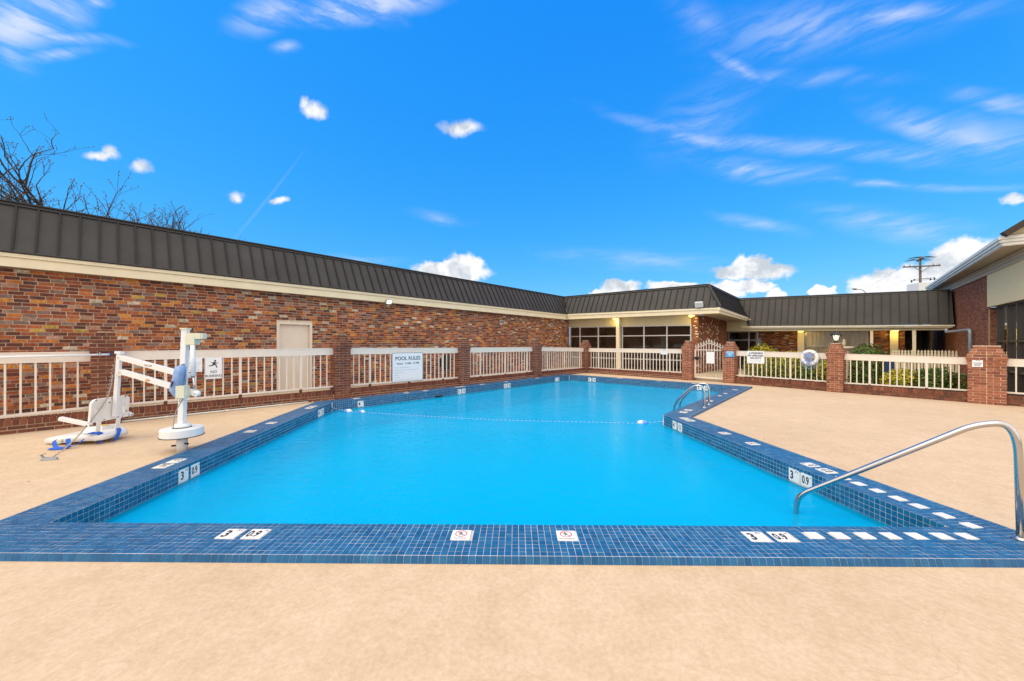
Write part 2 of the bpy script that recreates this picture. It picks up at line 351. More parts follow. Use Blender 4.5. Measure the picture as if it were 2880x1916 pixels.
def deck_mat():
    m, nt, b = nodes('pool_deck'); N, L = nt.nodes, nt.links
    geo = N.new('ShaderNodeNewGeometry')
    def nz(s, d, r=.6, vs=(1, 1, 1)):
        mp = N.new('ShaderNodeMapping'); mp.inputs['Scale'].default_value = vs; L.new(geo.outputs['Position'], mp.inputs[0])
        n = N.new('ShaderNodeTexNoise'); n.inputs['Scale'].default_value = s; n.inputs['Detail'].default_value = d; n.inputs['Roughness'].default_value = r
        L.new(mp.outputs[0], n.inputs['Vector']); return n.outputs[0]
    def ramp(x, p0, c0, p1, c1):
        r = N.new('ShaderNodeValToRGB'); e = r.color_ramp.elements
        e[0].position, e[0].color, e[1].position, e[1].color = p0, (*c0, 1), p1, (*c1, 1); L.new(x, r.inputs[0]); return r.outputs[0]
    def mixc(f, a, bcol, mode='MIX'):
        n = N.new('ShaderNodeMix'); n.data_type = 'RGBA'; n.blend_type = mode
        if isinstance(f, float): n.inputs['Factor'].default_value = f
        else: L.new(f, n.inputs['Factor'])
        L.new(a, n.inputs[6]); L.new(bcol, n.inputs[7]); return n.outputs[2]
    c = ramp(nz(34, 6, .72), .36, (.59, .432, .290), .64, (.69, .522, .370))
    c2 = ramp(nz(.55, 5, .62), .34, (.93, .915, .89), .66, (1.03, 1.03, 1.03))
    c = mixc(1.0, c, c2, 'MULTIPLY')
    c3 = ramp(nz(5, 5, .7), .35, (.90, .88, .84), .6, (1., 1., 1.))
    c = mixc(.8, c, c3, 'MULTIPLY')
    # hairline cracks
    mp = N.new('ShaderNodeMapping'); mp.inputs['Scale'].default_value = (1, 1, 0); L.new(geo.outputs['Position'], mp.inputs[0])
    wn = N.new('ShaderNodeTexNoise'); wn.inputs['Scale'].default_value = 1.6; wn.inputs['Detail'].default_value = 5; L.new(mp.outputs[0], wn.inputs['Vector'])
    wa = N.new('ShaderNodeVectorMath'); wa.operation = 'MULTIPLY_ADD'; wa.inputs[1].default_value = (.5, .5, 0); L.new(wn.outputs['Color'], wa.inputs[0]); L.new(mp.outputs[0], wa.inputs[2])
    vo = N.new('ShaderNodeTexVoronoi'); vo.feature = 'DISTANCE_TO_EDGE'; vo.inputs['Scale'].default_value = .36; L.new(wa.outputs[0], vo.inputs['Vector'])
    lt = N.new('ShaderNodeMapRange'); lt.inputs[1].default_value = .0; lt.inputs[2].default_value = .0022; lt.inputs[3].default_value = .22; lt.inputs[4].default_value = 0.; L.new(vo.outputs['Distance'], lt.inputs[0])
    gate = N.new('ShaderNodeMapRange'); gate.inputs[1].default_value = .46; gate.inputs[2].default_value = .56; L.new(nz(.45, 2), gate.inputs[0])
    cf = N.new('ShaderNodeMath'); cf.operation = 'MULTIPLY'; L.new(lt.outputs[0], cf.inputs[0]); L.new(gate.outputs[0], cf.inputs[1])
    dk = N.new('ShaderNodeRGB'); dk.outputs[0].default_value = (.30, .19, .10, 1)
    c = mixc(cf.outputs[0], c, dk.outputs[0])
    L.new(c, b.inputs['Base Color']); b.inputs['Roughness'].default_value = .82; b.inputs['Specular IOR Level'].default_value = .25
    bp = N.new('ShaderNodeBump'); bp.inputs['Strength'].default_value = .25; bp.inputs['Distance'].default_value = .006
    L.new(nz(70, 4), bp.inputs['Height']); L.new(bp.outputs[0], b.inputs['Normal'])
    return m
M['deck'] = deck_mat()
def water_mat():
    m = bpy.data.materials.new('pool_water'); m.use_nodes = True; nt = m.node_tree; N, L = nt.nodes, nt.links
    for n in list(N): N.remove(n)
    out = N.new('ShaderNodeOutputMaterial'); tr = N.new('ShaderNodeBsdfTransparent'); gl = N.new('ShaderNodeBsdfGlossy'); mx = N.new('ShaderNodeMixShader')
    tr.inputs[0].default_value = (.17, .90, 1.0, 1); gl.inputs['Roughness'].default_value = .03
    geo = N.new('ShaderNodeNewGeometry'); mp = N.new('ShaderNodeMapping'); mp.inputs['Rotation'].default_value = (0, 0, .4); mp.inputs['Scale'].default_value = (1, 1.6, 1)
    L.new(geo.outputs['Position'], mp.inputs[0])
    n = N.new('ShaderNodeTexNoise'); n.inputs['Scale'].default_value = 6; n.inputs['Detail'].default_value = 5; n.inputs['Distortion'].default_value = .8; L.new(mp.outputs[0], n.inputs['Vector'])
    bp = N.new('ShaderNodeBump'); bp.inputs['Strength'].default_value = .30; bp.inputs['Distance'].default_value = .05; L.new(n.outputs[0], bp.inputs['Height'])
    fr = N.new('ShaderNodeFresnel'); fr.inputs['IOR'].default_value = 1.08
    L.new(bp.outputs[0], fr.inputs['Normal']); L.new(bp.outputs[0], gl.inputs['Normal'])
    df = N.new('ShaderNodeBsdfDiffuse'); df.inputs[0].default_value = (.002, .51, .86, 1); m2 = N.new('ShaderNodeMixShader'); m2.inputs[0].default_value = .5
    L.new(tr.outputs[0], m2.inputs[1]); L.new(df.outputs[0], m2.inputs[2])
    L.new(fr.outputs[0], mx.inputs[0]); L.new(m2.outputs[0], mx.inputs[1]); L.new(gl.outputs[0], mx.inputs[2]); L.new(mx.outputs[0], out.inputs[0])
    return m
M['water'] = water_mat()
def glass_mat(name, tint, ior=1.5):
    m = bpy.data.materials.new(name); m.use_nodes = True; nt = m.node_tree; N, L = nt.nodes, nt.links
    for n in list(N): N.remove(n)
    out = N.new('ShaderNodeOutputMaterial'); tr = N.new('ShaderNodeBsdfTransparent'); gl = N.new('ShaderNodeBsdfGlossy'); mx = N.new('ShaderNodeMixShader')
    tr.inputs[0].default_value = (*tint, 1); gl.inputs['Roughness'].default_value = .01
    fr = N.new('ShaderNodeFresnel'); fr.inputs['IOR'].default_value = ior
    L.new(fr.outputs[0], mx.inputs[0]); L.new(tr.outputs[0], mx.inputs[1]); L.new(gl.outputs[0], mx.inputs[2]); L.new(mx.outputs[0], out.inputs[0])
    return m
M['glass'] = glass_mat('window_glass', (.84, .81, .76), 1.6); M['clear_glass'] = glass_mat('clear_glass', (.96, .95, .92), 1.35); M['dark_glass'] = glass_mat('tinted_glass', (.28, .26, .25))
def leaf_mat(name, pal):
    m = rnd_mat(name, pal, rough=.6, interp='LINEAR', var=.25, vs=14, bump=0, spec=.3); return m
M['leaf_green'] = leaf_mat('leaf_green', [(0, (.035, .085, .015)), (.5, (.085, .17, .025)), (1, (.20, .28, .04))])
M['leaf_gold'] = leaf_mat('leaf_gold', [(0, (.14, .20, .018)), (.4, (.42, .38, .03)), (1, (.70, .54, .045))])
M['leaf_bronze'] = leaf_mat('leaf_bronze', [(0, (.06, .05, .02)), (.5, (.14, .06, .03)), (1, (.06, .10, .03))])

# ------------------------------------------------------------------ plan (metres, camera at the origin looking along +Y, coping top at z = 0)
D1 = Vector((.672, .740, 0)); D2 = Vector((.743, -.669, 0))
ZD, ZW, T = -.05, -.21, .0508
POOL = [Vector(p + (0,)) for p in ((-3.87, 3.20), (3.57, 3.12), (3.14, 7.94), (7.45, 12.88), (2.58, 17.27), (-4.48, 9.51))]   # counter-clockwise
NE = len(POOL)
def off_poly(d):                            # outline moved outward by d
    out = []
    for i in range(NE):
        a, b, c = POOL[i - 1], POOL[i], POOL[(i + 1) % NE]
        e0, e1 = (b - a).normalized(), (c - b).normalized()
        n0, n1 = Vector((e0.y, -e0.x, 0)), Vector((e1.y, -e1.x, 0))
        k = d / (1 + n0.dot(n1)); out.append(b + (n0 + n1) * k)
    return out
WID = 9 * T + .006
OUTER = off_poly(WID)
LP = Vector((-4.74, 10.55, 0)); LD = Vector((1, 1.0507, 0)).normalized()
def left_fence(u): return LP + LD * on_line(u, LP, LD)
PIL = [left_fence(299), left_fence(957.5), left_fence(1300), left_fence(1505), Vector((3.74, 19.46, 0)),
       Vector((7.27, 15.70, 0)), Vector((8.34, 14.58, 0)), Vector((10.16, 11.98, 0)), Vector((12.03, 9.69, 0))]
FEND_L = LP - LD * 12.0; FEND_R = PIL[8] + (PIL[8] - PIL[7]).normalized() * 5.5

# ------------------------------------------------------------------ ground, deck, pool shell, water
def slab(name, outer, holes, z0, z1, m):
    b = MB(); loops = [outer] + holes
    flat = [Vector((p.x, p.y, z1)) for l in loops for p in l]
    tri = tessellate_polygon([[Vector((p.x, p.y, 0)) for p in l] for l in loops])
    fs = []
    for t in tri:
        a, bb, c = (flat[i] for i in t)
        fs.append(t if (bb - a).cross(c - a).z > 0 else t[::-1])
    b.add(flat, fs)
    for l in loops:
        n = len(l)
        b.add([(p.x, p.y, z1) for p in l] + [(p.x, p.y, z0) for p in l], [(i, (i + 1) % n, n + (i + 1) % n, n + i) for i in range(n)])
    return b.build(name, m, kind='structure')
slab('ground', [Vector((-170, -120, 0)), Vector((190, -120, 0)), Vector((190, 240, 0)), Vector((-170, 240, 0))], [off_poly(.2)], -3, -.42, M['soil'])
deck_edge = [Vector((-16, -8, 0)), Vector((16.5, -8, 0)), FEND_R, PIL[8], PIL[7], PIL[6], PIL[5], PIL[4], PIL[0], FEND_L]
slab('pool_deck', deck_edge, [off_poly(WID + .012)], -.40, ZD, M['deck'])
# pavement strip behind the fence on the brick building's side and before the window wall
WD0 = Vector((-6.97, 11.30, 0)); WDIR = Vector((.908, 1, 0)).normalized()
W0 = Vector((3.41, 22.73, 0))
def wall_pt(t): return WD0 + WDIR * t
sw = [FEND_L + Vector((-.1, .1, 0)), PIL[0] + Vector((-.1, .1, 0)), PIL[4] + Vector((0, .15, 0)), PIL[5] + Vector((.1, .1, 0)), PIL[6] + Vector((.1, .1, 0)), PIL[6] + D1 * 7, W0 + D2 * 7.3 + D1 * 5.5, W0 + D1 * .3, wall_pt(-12) + Vector((-.2, .2, 0))]
slab('pavement', sw, [], -.42, .03, M['concrete'])
def pool_shell():
    b = MB(); ins = off_poly(.0)
    dep = [-.62, -.62, -.72, -.95, -.95, -.72]
    top = [(p.x, p.y, -4.4 * T) for p in ins]; bot = [(p.x, p.y, d) for p, d in zip(ins, dep)]
    b.add(top + bot, [(i, NE + i, NE + (i + 1) % NE, (i + 1) % NE) for i in range(NE)])
    b.add(bot, [(0, 1, 2, 5), (5, 2, 3, 4)])
    return b.build('pool_basin', M['plaster'], kind='structure')
pool_shell()
wv = off_poly(-.004); MB().add([(p.x, p.y, ZW) for p in wv], [t for t in [tuple(x) for x in tessellate_polygon([wv])]]).build('water', M['water'], kind='structure')
bpy.data.objects['water'].data.flip_normals() if bpy.data.objects['water'].data.polygons[0].normal.z < 0 else None

# ------------------------------------------------------------------ tiled coping
def clip(poly, p, n):                       # keep the side where (x - p).n >= 0, in plan
    out = []
    for i in range(len(poly)):
        a, b = poly[i], poly[(i + 1) % len(poly)]
        da, db = (a - p).dot(n), (b - p).dot(n)
        if da >= 0: out.append(a)
        if (da > 0) != (db > 0) and abs(da - db) > 1e-9: out.append(a + (b - a) * (da / (da - db)))
    return out
MARKS = []                                  # (centre, along, outward, half along, half out, words, wall?)
def mk(e, s_uv, row0, nrow, ncol, body, wall=False): MARKS.append((e, s_uv, row0, nrow, ncol, body, wall))
# edges: 0 front, 1 right, 2 diagonal right, 3 far, 4 diagonal left, 5 left; s measured along the edge in metres
def sx(e, X, Y):
    a, b = POOL[e], POOL[(e + 1) % NE]; return (Vector((X, Y, 0)) - a).dot((b - a).normalized())
for X, body in ((-2.21, '3FT'), (-2.01, '0.9M'), (-.397, 'NO DIVING'), (.423, 'NO RUNNING'), (1.888, '3FT'), (2.09, '0.9M')): mk(0, sx(0, X, 3.1), 2, 3, 3, body)
for k in range(7): mk(0, sx(0, 2.36 + .195 * k, 3.1), 2, 2, 2, '')
for k in range(7): mk(1, sx(1, 3.6, 3.127 + .185 * k), 3, 2, 2, '')
for Y, body in ((4.464, '0.9M'), (4.677, '3FT'), (5.665, 'NO DIVING'), (6.315, 'NO DIVING'), (7.36, '12'), (7.55, '4')): mk(1, sx(1, 3.5, Y), 3, 3, 3, body)
for X, Y, body, n in ((3.70, 8.22, '12', 3), (3.92, 8.45, '4', 3), (5.06, 9.8, 'NO DIVING', 3), (5.83, 10.7, '', 2), (6.27, 11.2, '', 2), (7.03, 12.07, 'NO DIVING', 3)): mk(2, sx(2, X, Y), 3, n, n, body)
for s_, body in ((1.1, '6FT'), (1.3, '18'), (2.6, 'NO DIVING'), (4.2, 'NO DIVING')): mk(3, s_, 3, 3, 3, body)
for X, Y, body in ((-4.2, 10.25, '4FT'), (-3.16, 11.35, 'NO DIVING'), (-2.72, 11.85, 'NO DIVING'), (-1.83, 12.78, '5FT'), (-1.68, 12.94, '15'), (-1.04, 13.6, 'NO DIVING'), (-.3, 14.6, 'NO DIVING'), (1.0, 16.0, '6FT')): mk(4, sx(4, X, Y), 3, 3, 3, body)
for Y, body in ((4.88, '3FT'), (4.677, '0.9M'), (6.49, 'NO DIVING'), (7.165, 'NO DIVING'), (8.80, '4FT'), (9.0, '12')): mk(5, sx(5, -4, Y), 3, 3, 3, body)
for e, s_, body in ((5, sx(5, -4, 4.672), '3FT'), (5, sx(5, -4, 4.864), '0.9M'), (5, sx(5, -4.4, 8.736), '4FT'), (5, sx(5, -4.4, 8.927), '12'),
                    (1, sx(1, 3.4, 4.651), '3FT'), (1, sx(1, 3.4, 4.468), '0.9M'), (1, sx(1, 3.2, 7.472), '4FT'), (1, sx(1, 3.2, 7.284), '12')): mk(e, s_, .7, 3, 3, body, True)
L45 = (POOL[5] - POOL[4]).length; L34 = (POOL[4] - POOL[3]).length
for e, t, body in ((4, .73, '4FT'), (4, 4.094, '5FT'), (4, 4.277, '15'), (4, 6.305, '6FT'), (4, 6.49, '18'), (4, 9.48, '6FT'), (4, 9.65, '18')): mk(e, L45 - t, .7, 3, 3, body, True)
for e, t, body in ((3, 1.064, '6FT'), (3, 1.275, '18'), (3, 5.5, '5FT'), (3, 5.72, '15')): mk(e, L34 - t, .7, 3, 3, body, True)

def coping():
    root = thing('pool_coping', (0, 0, 0), 'raised coping of small blue tiles with white depth markers round the pool', 'pool coping')
    root['kind'] = 'structure'
    bed = MB(); o2 = off_poly(WID + .014)
    for i in range(NE):
        j = (i + 1) % NE
        a, b, c, d = POOL[i], POOL[j], OUTER[j], OUTER[i]
        bed.add([(a.x, a.y, -.0012), (b.x, b.y, -.0012), (c.x, c.y, -.0012), (d.x, d.y, -.0012)], [(0, 3, 2, 1)])
        bed.add([(a.x, a.y, -.0012), (b.x, b.y, -.0012), (b.x, b.y, -.26), (a.x, a.y, -.26)], [(0, 1, 2, 3)])
        e, f = o2[j], o2[i]
        bed.add([(d.x, d.y, -.0012), (c.x, c.y, -.0012), (e.x, e.y, -.055), (f.x, f.y, -.055)], [(0, 3, 2, 1)])
    bed.build('grout_bed', M['grout'], root)
    top, wal, cand = MB(), MB(), []
    g = .0018
    for i in range(NE):
        j = (i + 1) % NE; a, b = POOL[i], POOL[j]; L = (b - a).length; e = (b - a) / L; n = Vector((e.y, -e.x, 0))
        ma = OUTER[i] - a; mb_ = OUTER[j] - b
        na = Vector((ma.y, -ma.x, 0)).normalized(); na = na if na.dot(e) > 0 else -na
        nb = Vector((mb_.y, -mb_.x, 0)).normalized(); nb = nb if nb.dot(e) < 0 else -nb
        mine = [m for m in MARKS if m[0] == i and not m[6]]; minew = [m for m in MARKS if m[0] == i and m[6]]
        s0 = round(L / 2 / T) * -T + L / 2; k0 = -int(s0 / T) - 14
        for k in range(k0, int(L / T) + 16):
            for r_ in range(9):
                sc_, oc = s0 + (k + .5) * T, (r_ + .5) * T
                if any(abs(sc_ - m[1]) < m[4] * T / 2 - .004 and abs(oc - (m[2] + m[3] / 2) * T) < m[3] * T / 2 - .004 for m in mine): continue
                P = a + e * sc_ + n * oc; hh = T / 2 - g
                q = [P - e * hh - n * hh, P + e * hh - n * hh, P + e * hh + n * hh, P - e * hh + n * hh]
                full = min((x - a).dot(na) for x in q) > 0 and min((x - b).dot(nb) for x in q) > 0
                if not full:
                    q = clip(q, a + e * .001, na); q = clip(q, b - e * .001, nb) if len(q) > 2 else q
                    if len(q) < 3: continue
                dz = R.uniform(-.0007, .0007); rr = R.random()
                if full and i == 0: cand.append((P + Vector((0, 0, dz)), e, rr)); continue
                top.prism([x + Vector((0, 0, dz - .005)) for x in q][::-1], (0, 0, .005), rr)
            # drop row on the deck side
            sc_ = s0 + (k + .5) * T; P = a + e * sc_ + n * (WID + .0035); hh = T / 2 - g
            q = [P - e * hh, P + e * hh]
            if min((x + n * .02 - a).dot(na) for x in q) > -.002 and min((x + n * .02 - b).dot(nb) for x in q) > -.002:
                w = n * .0140; up = Vector((0, 0, -.0010)); dn = Vector((0, 0, -.051))
                top.add([q[0] + up, q[1] + up, q[1] + w + dn, q[0] + w + dn, q[0] + up - n * .006, q[1] + up - n * .006], [(0, 3, 2, 1), (0, 1, 5, 4)], R.random())
            for r_ in range(5):
                sc_, zc = s0 + (k + .5) * T, -(r_ + .5) * T
                if not 0.003 + T / 2 < sc_ < L - T / 2: continue
                if any(abs(sc_ - m[1]) < m[4] * T / 2 - .004 and abs(zc + (m[2] + m[3] / 2) * T) < m[3] * T / 2 + .001 for m in minew): continue
                P = a + e * sc_ - n * -.0006; dd = R.uniform(-.0006, .0006)
                wal.box(P + Vector((0, 0, zc)) - n * dd, (T / 2 - g, .0022, T / 2 - g), e, n, (0, 0, 1), R.random())
    # the 300 tiles that show largest are pieces of their own, the others one body
    def size(c):
        if not 0 < px(c[0])[0] < W: return 0
        x0 = px(c[0] - c[1] * T / 2); x1 = px(c[0] + c[1] * T / 2); y1 = px(c[0] + Vector((0, T, 0))); return abs(x1[0] - x0[0]) * abs(y1[1] - x0[1])
    cand.sort(key=size, reverse=True)
    hh = T / 2 - g
    tm = MB().box((0, 0, -.0025), (hh, hh, .0025)).mesh('tile', M['tile'])
    rz = math.atan2(cand[0][1].y, cand[0][1].x)
    for c in cand[:300]: inst('tile', tm, root, c[0], rz, c[2])
    for c in cand[300:]: top.box(c[0] - Vector((0, 0, .0025)), (hh, hh, .0025), c[1], None, (0, 0, 1), c[2])
    top.build('coping_tiles', M['tile'], root, kind='stuff'); wal.build('waterline_tiles', M['wall_tile'], root, kind='stuff')
    for e_i, s_, row0, nr, nc, body, wall in MARKS:
        a, b = POOL[e_i], POOL[(e_i + 1) % NE]; e = (b - a).normalized(); n = Vector((e.y, -e.x, 0)); up = Vector((0, 0, 1))
        ha, hb = nc * T / 2 - .003, nr * T / 2 - .003
        if wall: c = a + e * s_ + up * (-(row0 + nr / 2) * T); nn = -n; ri, u_ = -e, up; ri = e if (e.cross(up)).dot(nn) > 0 else -e
        else: c = a + e * s_ + n * ((row0 + nr / 2) * T); nn = up; u_ = -n; ri = u_.cross(nn)
        o = MB().box(c + nn * .001, (ha, hb, .0035), ri, u_, nn).build('depth_marker' if body and body[0] != 'N' else 'warning_marker' if body else 'white_tile', M['marker'], root)
        WL[o.name] = Vector((0, 0, 0)); f = c + nn * .0051
        if body in ('3FT', '4FT', '5FT', '6FT', '0.9M'):
            big, small = (body[0], 'FT') if body != '0.9M' else ('0.9', 'M')
            if big == '0.9':
                text('0', o, f - ri * .043 - u_ * .006, ri, u_, .125, M['ink'], .62, bold=.0035); text('.', o, f - ri * .014 - u_ * .006, ri, u_, .10, M['ink'], .6, bold=.003)
                text('9', o, f + ri * .014 - u_ * .006, ri, u_, .125, M['ink'], .62, bold=.0035)
            else: text(big, o, f - ri * .027 - u_ * .008, ri, u_, .135, M['ink'], .8, bold=.004)
            text(small, o, f + ri * (.044 if big != '0.9' else .056) + u_ * .045, ri, u_, .036 if big != '0.9' else .026, M['ink'], 1.1)
        elif body and body[0].isdigit(): text(body, o, f - u_ * .006, ri, u_, .12, M['ink'], .75, bold=.003)
        elif body:
            ring = MB(); cc = f + u_ * .018
            for k in range(24):
                a0, a1 = 2 * math.pi * k / 24, 2 * math.pi * (k + 1) / 24
                p = [cc + (ri * math.cos(t) + u_ * math.sin(t)) * q for t, q in ((a0, .040), (a1, .040), (a1, .047), (a0, .047))]
                ring.add(p, [(0, 1, 2, 3)])
            d_ = (ri - u_).normalized(); ring.box(cc, (.041, .003, .0002), d_, None, nn)
            ring.build('prohibition_ring', M['red'], o)
            fig = MB()
            for p, q, w in (((-.004, .012), (.002, -.006), .011), ((.0, -.004), (-.012, -.022), .007), ((.002, -.004), (.016, -.018), .007), ((-.004, .010), (-.022, .0), .005), ((-.002, .012), (.016, .018), .005)):
                fig.bar(cc + ri * p[0] + u_ * p[1], cc + ri * q[0] + u_ * q[1], w, .0006, nn)
            fig.box(cc + ri * -.006 + u_ * .024, (.005, .005, .0003), ri, u_, nn)
            fig.build('figure', M['ink'], o)
            text(body, o, f - u_ * .052, ri, u_, .017, M['ink'], 1.1)
    return root
coping()

# ------------------------------------------------------------------ brickwork
def wob_brick(L, D, Hh, j, m, name='brick'):
    me = MB().box((0, 0, 0), (L / 2, D / 2, Hh / 2)).mesh(name, m)
    for v in me.vertices: v.co += Vector((R.uniform(-j, j), R.uniform(-j, j) * .6, R.uniform(-j, j) * .7))
    return me
def brick_wall(parent, o, d, n, L, z0, z1, ch, bl, bm, mm, holes=(), n_ind=300, vis=None, depth=.045, joint=.0145, jit=.004, rowlock=None, mass='brickwork', flush=False):
    """bricks of a running bond on the face o + d s, out along n; the n_ind that show largest are pieces, the rest one body"""
    o, d, n = Vector(o), Vector(d).normalized(), Vector(n).normalized(); allb = []; this = []
    nc = max(1, round((z1 - z0) / ch)); ch = (z1 - z0) / nc
    for k in range(nc):
        zc = z0 + (k + .5) * ch; s = -bl * (k % 2) / 2 - R.uniform(0, .03); below, this = this, []
        while s < L:
            l_ = bl * R.uniform(.93, 1.07) if not flush else bl; a, b = max(s, 0), min(s + l_, L); s += l_
            segs = [(a, b)]
            for h in holes:
                if h[2] - ch * .3 < zc < h[3] + ch * .3:
                    segs = [x for p, q in segs for x in ((p, min(q, h[0])), (max(p, h[1]), q)) if x[1] - x[0] > .03]
            for p, q in segs:
                if q - p < .04: continue
                pr = R.uniform(-jit, jit); c = o + d * ((p + q) / 2) + Vector((0, 0, zc)) - n * (depth / 2 - .008 - pr)
                near = [x[1] for x in below if abs(x[0] - (p + q) / 2) < bl * .7] + [x[1] for x in this[-1:]]; rv = R.random()
                for _ in range(4):
                    if all(abs(rv - x) > .10 for x in near): break
                    rv = R.random()
                this.append(((p + q) / 2, rv)); allb.append((c, q - p - joint, rv))
    def key(x):
        c = x[0]
        if c.y < .3: return 0
        u, v = px(c)
        if not (0 < u < W and 0 < v < H) or (vis and not vis(u, v)): return 0
        u0 = px(c - d * x[1] / 2)[0]; u1 = px(c + d * x[1] / 2)[0]; w = abs(u1 - u0)
        return w * F * ch / c.y if w > 9 and abs(x[1] + joint - bl) < bl * .12 else 0
    allb.sort(key=key, reverse=True)
    ind = [x for x in allb[:n_ind] if key(x) > 0]
    var = [wob_brick(bl - joint, depth, ch - joint * .85, .0022 if not flush else .0008, bm) for _ in range(6)] if ind else []
    rz = math.atan2(d.y, d.x)
    for x in ind:
        ob = inst('brick', R.choice(var), parent, x[0], rz, x[2]); ob.scale = (x[1] / (bl - joint), 1, 1)
    b = MB()
    for x in allb[len(ind):]:
        jz = R.uniform(-.002, .002) if not flush else 0
        b.box(x[0] + Vector((0, 0, jz)), (x[1] / 2, depth / 2, (ch - joint * .85) / 2 + R.uniform(-.0015, .001)), d, n, (0, 0, 1), x[2])
    if b.v: b.build(mass, bm, parent, kind='stuff')
    segs = [(0, L)]; m = MB()               # mortar sheet behind, with the openings left out
    cuts = sorted({0, L, *[h[0] for h in holes], *[h[1] for h in holes]})
    for p, q in zip(cuts, cuts[1:]):
        hs = sorted((h[2], h[3]) for h in holes if h[0] <= p + 1e-6 and h[1] >= q - 1e-6); zz = z0
        for a, c in hs + [(z1, z1)]:
            if a - zz > .01: m.box(o + d * ((p + q) / 2) + Vector((0, 0, (zz + a) / 2)) - n * (depth / 2 + .002), ((q - p) / 2, depth / 2, (a - zz) / 2), d, n)
            zz = max(zz, c)
    m.build('mortar', mm, parent)

# ------------------------------------------------------------------ standing-seam mansard
def mansard(parent, a0, a1, b0, b1, pitch, n_rib=True):
    """panels between the drip line a0-a1 and the ridge line b0-b1 (3-D points)"""
    a0, a1, b0, b1 = map(Vector, (a0, a1, b0, b1))
    nrm = (a1 - a0).cross(b0 - a0).normalized()
    if nrm.dot(Vector((0, 0, 1))) < 0: nrm = -nrm
    d = (a1 - a0).normalized()
    back = MB().add([a0 - nrm * .012, a1 - nrm * .012, b1 - nrm * .012, b0 - nrm * .012], [(0, 1, 2, 3)])
    # ridge cap and drip edge run the whole length
    cap = (b0 - a0).normalized()
    back.bar(b0 + nrm * .012, b1 + nrm * .012, .05, .11, nrm.cross(d), m=1)
    back.bar(b0 + Vector((0, 0, .05)), b1 + Vector((0, 0, .05)), .10, .03, (0, 0, 1), m=1)
    back.bar(a0 + nrm * .004 - cap * .01, a1 + nrm * .004 - cap * .01, .05, .045, nrm.cross(d), m=1)
    roof = back.build('roof', [M['roof'], M['roof_dark']], parent)
    L = (a1 - a0).length; k = max(1, round(L / pitch))
    # seams keep square to the eave: their feet and heads are the same distance along it, clipped at hips and valleys
    h = (b0 - a0) - d * (b0 - a0).dot(d); hl = h.length; hd = h / hl
    lo0, hi0 = 0., (b0 - a0).dot(d); lo1, hi1 = L, L + (b1 - a1).dot(d)
    hd1 = (b1 - a1) - d * (b1 - a1).dot(d); r1 = hd1.length / hl
    def pt(s, t): return a0 + d * s + hd * (hl * t * (1 + (r1 - 1) * max(0, min(1, s / L))))
    ns = Vector((hd.x, hd.y, 0)).normalized()
    smin, smax = min(lo0, hi0), max(lo1, hi1); s = math.floor(smin / pitch) * pitch
    while s < smax:
        def tr(x):                           # range of t at the seam position x
            t0, t1 = 0., 1.
            if x < max(lo0, hi0) and abs(hi0) > .02:
                tc = (x - lo0) / (hi0 - lo0)
                if hi0 > 0: t1 = min(t1, max(0, tc))
                else: t0 = max(t0, min(1, tc))
            if x > min(lo1, hi1) and abs(hi1 - lo1) > .02:
                tc = (x - lo1) / (hi1 - lo1)
                if hi1 < lo1: t1 = min(t1, max(0, tc))
                else: t0 = max(t0, min(1, tc))
            if x < smin or x > smax: return None
            return (t0, t1) if t1 - t0 > .001 else None
        x0, x1 = max(s, smin), min(s + pitch, smax); q0, q1 = tr(x0 + 1e-4), tr(x1 - 1e-4); q0 = q0 or (q1[1], q1[1]) if q1 else q0; q1 = q1 or (q0[1], q0[1]) if q0 else q1
        if q0 and q1 and x1 - x0 > .02:
            b = MB(); P = [pt(x0, q0[0]), pt(x1, q1[0]), pt(x1, q1[1]), pt(x0, q0[1])]
            b.add([p - nrm * .008 for p in P] + [p + nrm * .001 * R.random() for p in P], [(4, 5, 6, 7), (0, 4, 7, 3), (1, 2, 6, 5), (0, 1, 5, 4), (3, 7, 6, 2)])
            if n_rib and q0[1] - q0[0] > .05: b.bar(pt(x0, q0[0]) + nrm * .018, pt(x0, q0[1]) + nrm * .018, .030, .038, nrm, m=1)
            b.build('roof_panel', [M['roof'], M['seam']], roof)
        s += pitch
    return roof

# ------------------------------------------------------------------ brick building on the left
NW = Vector((WDIR.y, -WDIR.x, 0))           # out of the wall, towards the pool
def lerp(a, b, t): return a + (b - a) * t
ES = Vector((-16.89 + .908 * 2.6, 2.6, 0)); EE = Vector((3.165, 22.09, 0))
def zl(y, z, k): return z + (y - 7.5) * k
def left_pt(p, z, k): return Vector((p.x, p.y, zl(p.y, z, k)))
TS = ES + Vector((-.422, .383, 0)); TE = EE + Vector((-.422, .383, 0)) + Vector((.378, .42, 0)) * .93
bl_ = thing('brick_building', (-6.97, 11.3, 0), 'long multicoloured brick building with dark metal mansard roof along the fence', 'building')
L0 = (wall_pt(0) - Vector((-16.6, 0, 0)) - wall_pt(0)).length
ws = -11.2; o = wall_pt(ws); Lw = (W0 - o).dot(WDIR)
t_d0, t_d1 = on_line(777.5, WD0, WDIR) - ws, on_line(877, WD0, WDIR) - ws
def rail_vis(u, v): return v < 975 and v > 700
brick_wall(bl_, o, WDIR, NW, Lw, -.02, 3.15, .076, .205, M['old_brick'], M['mortar'], holes=[(t_d0, t_d1, -.1, 2.11)], vis=rail_vis)
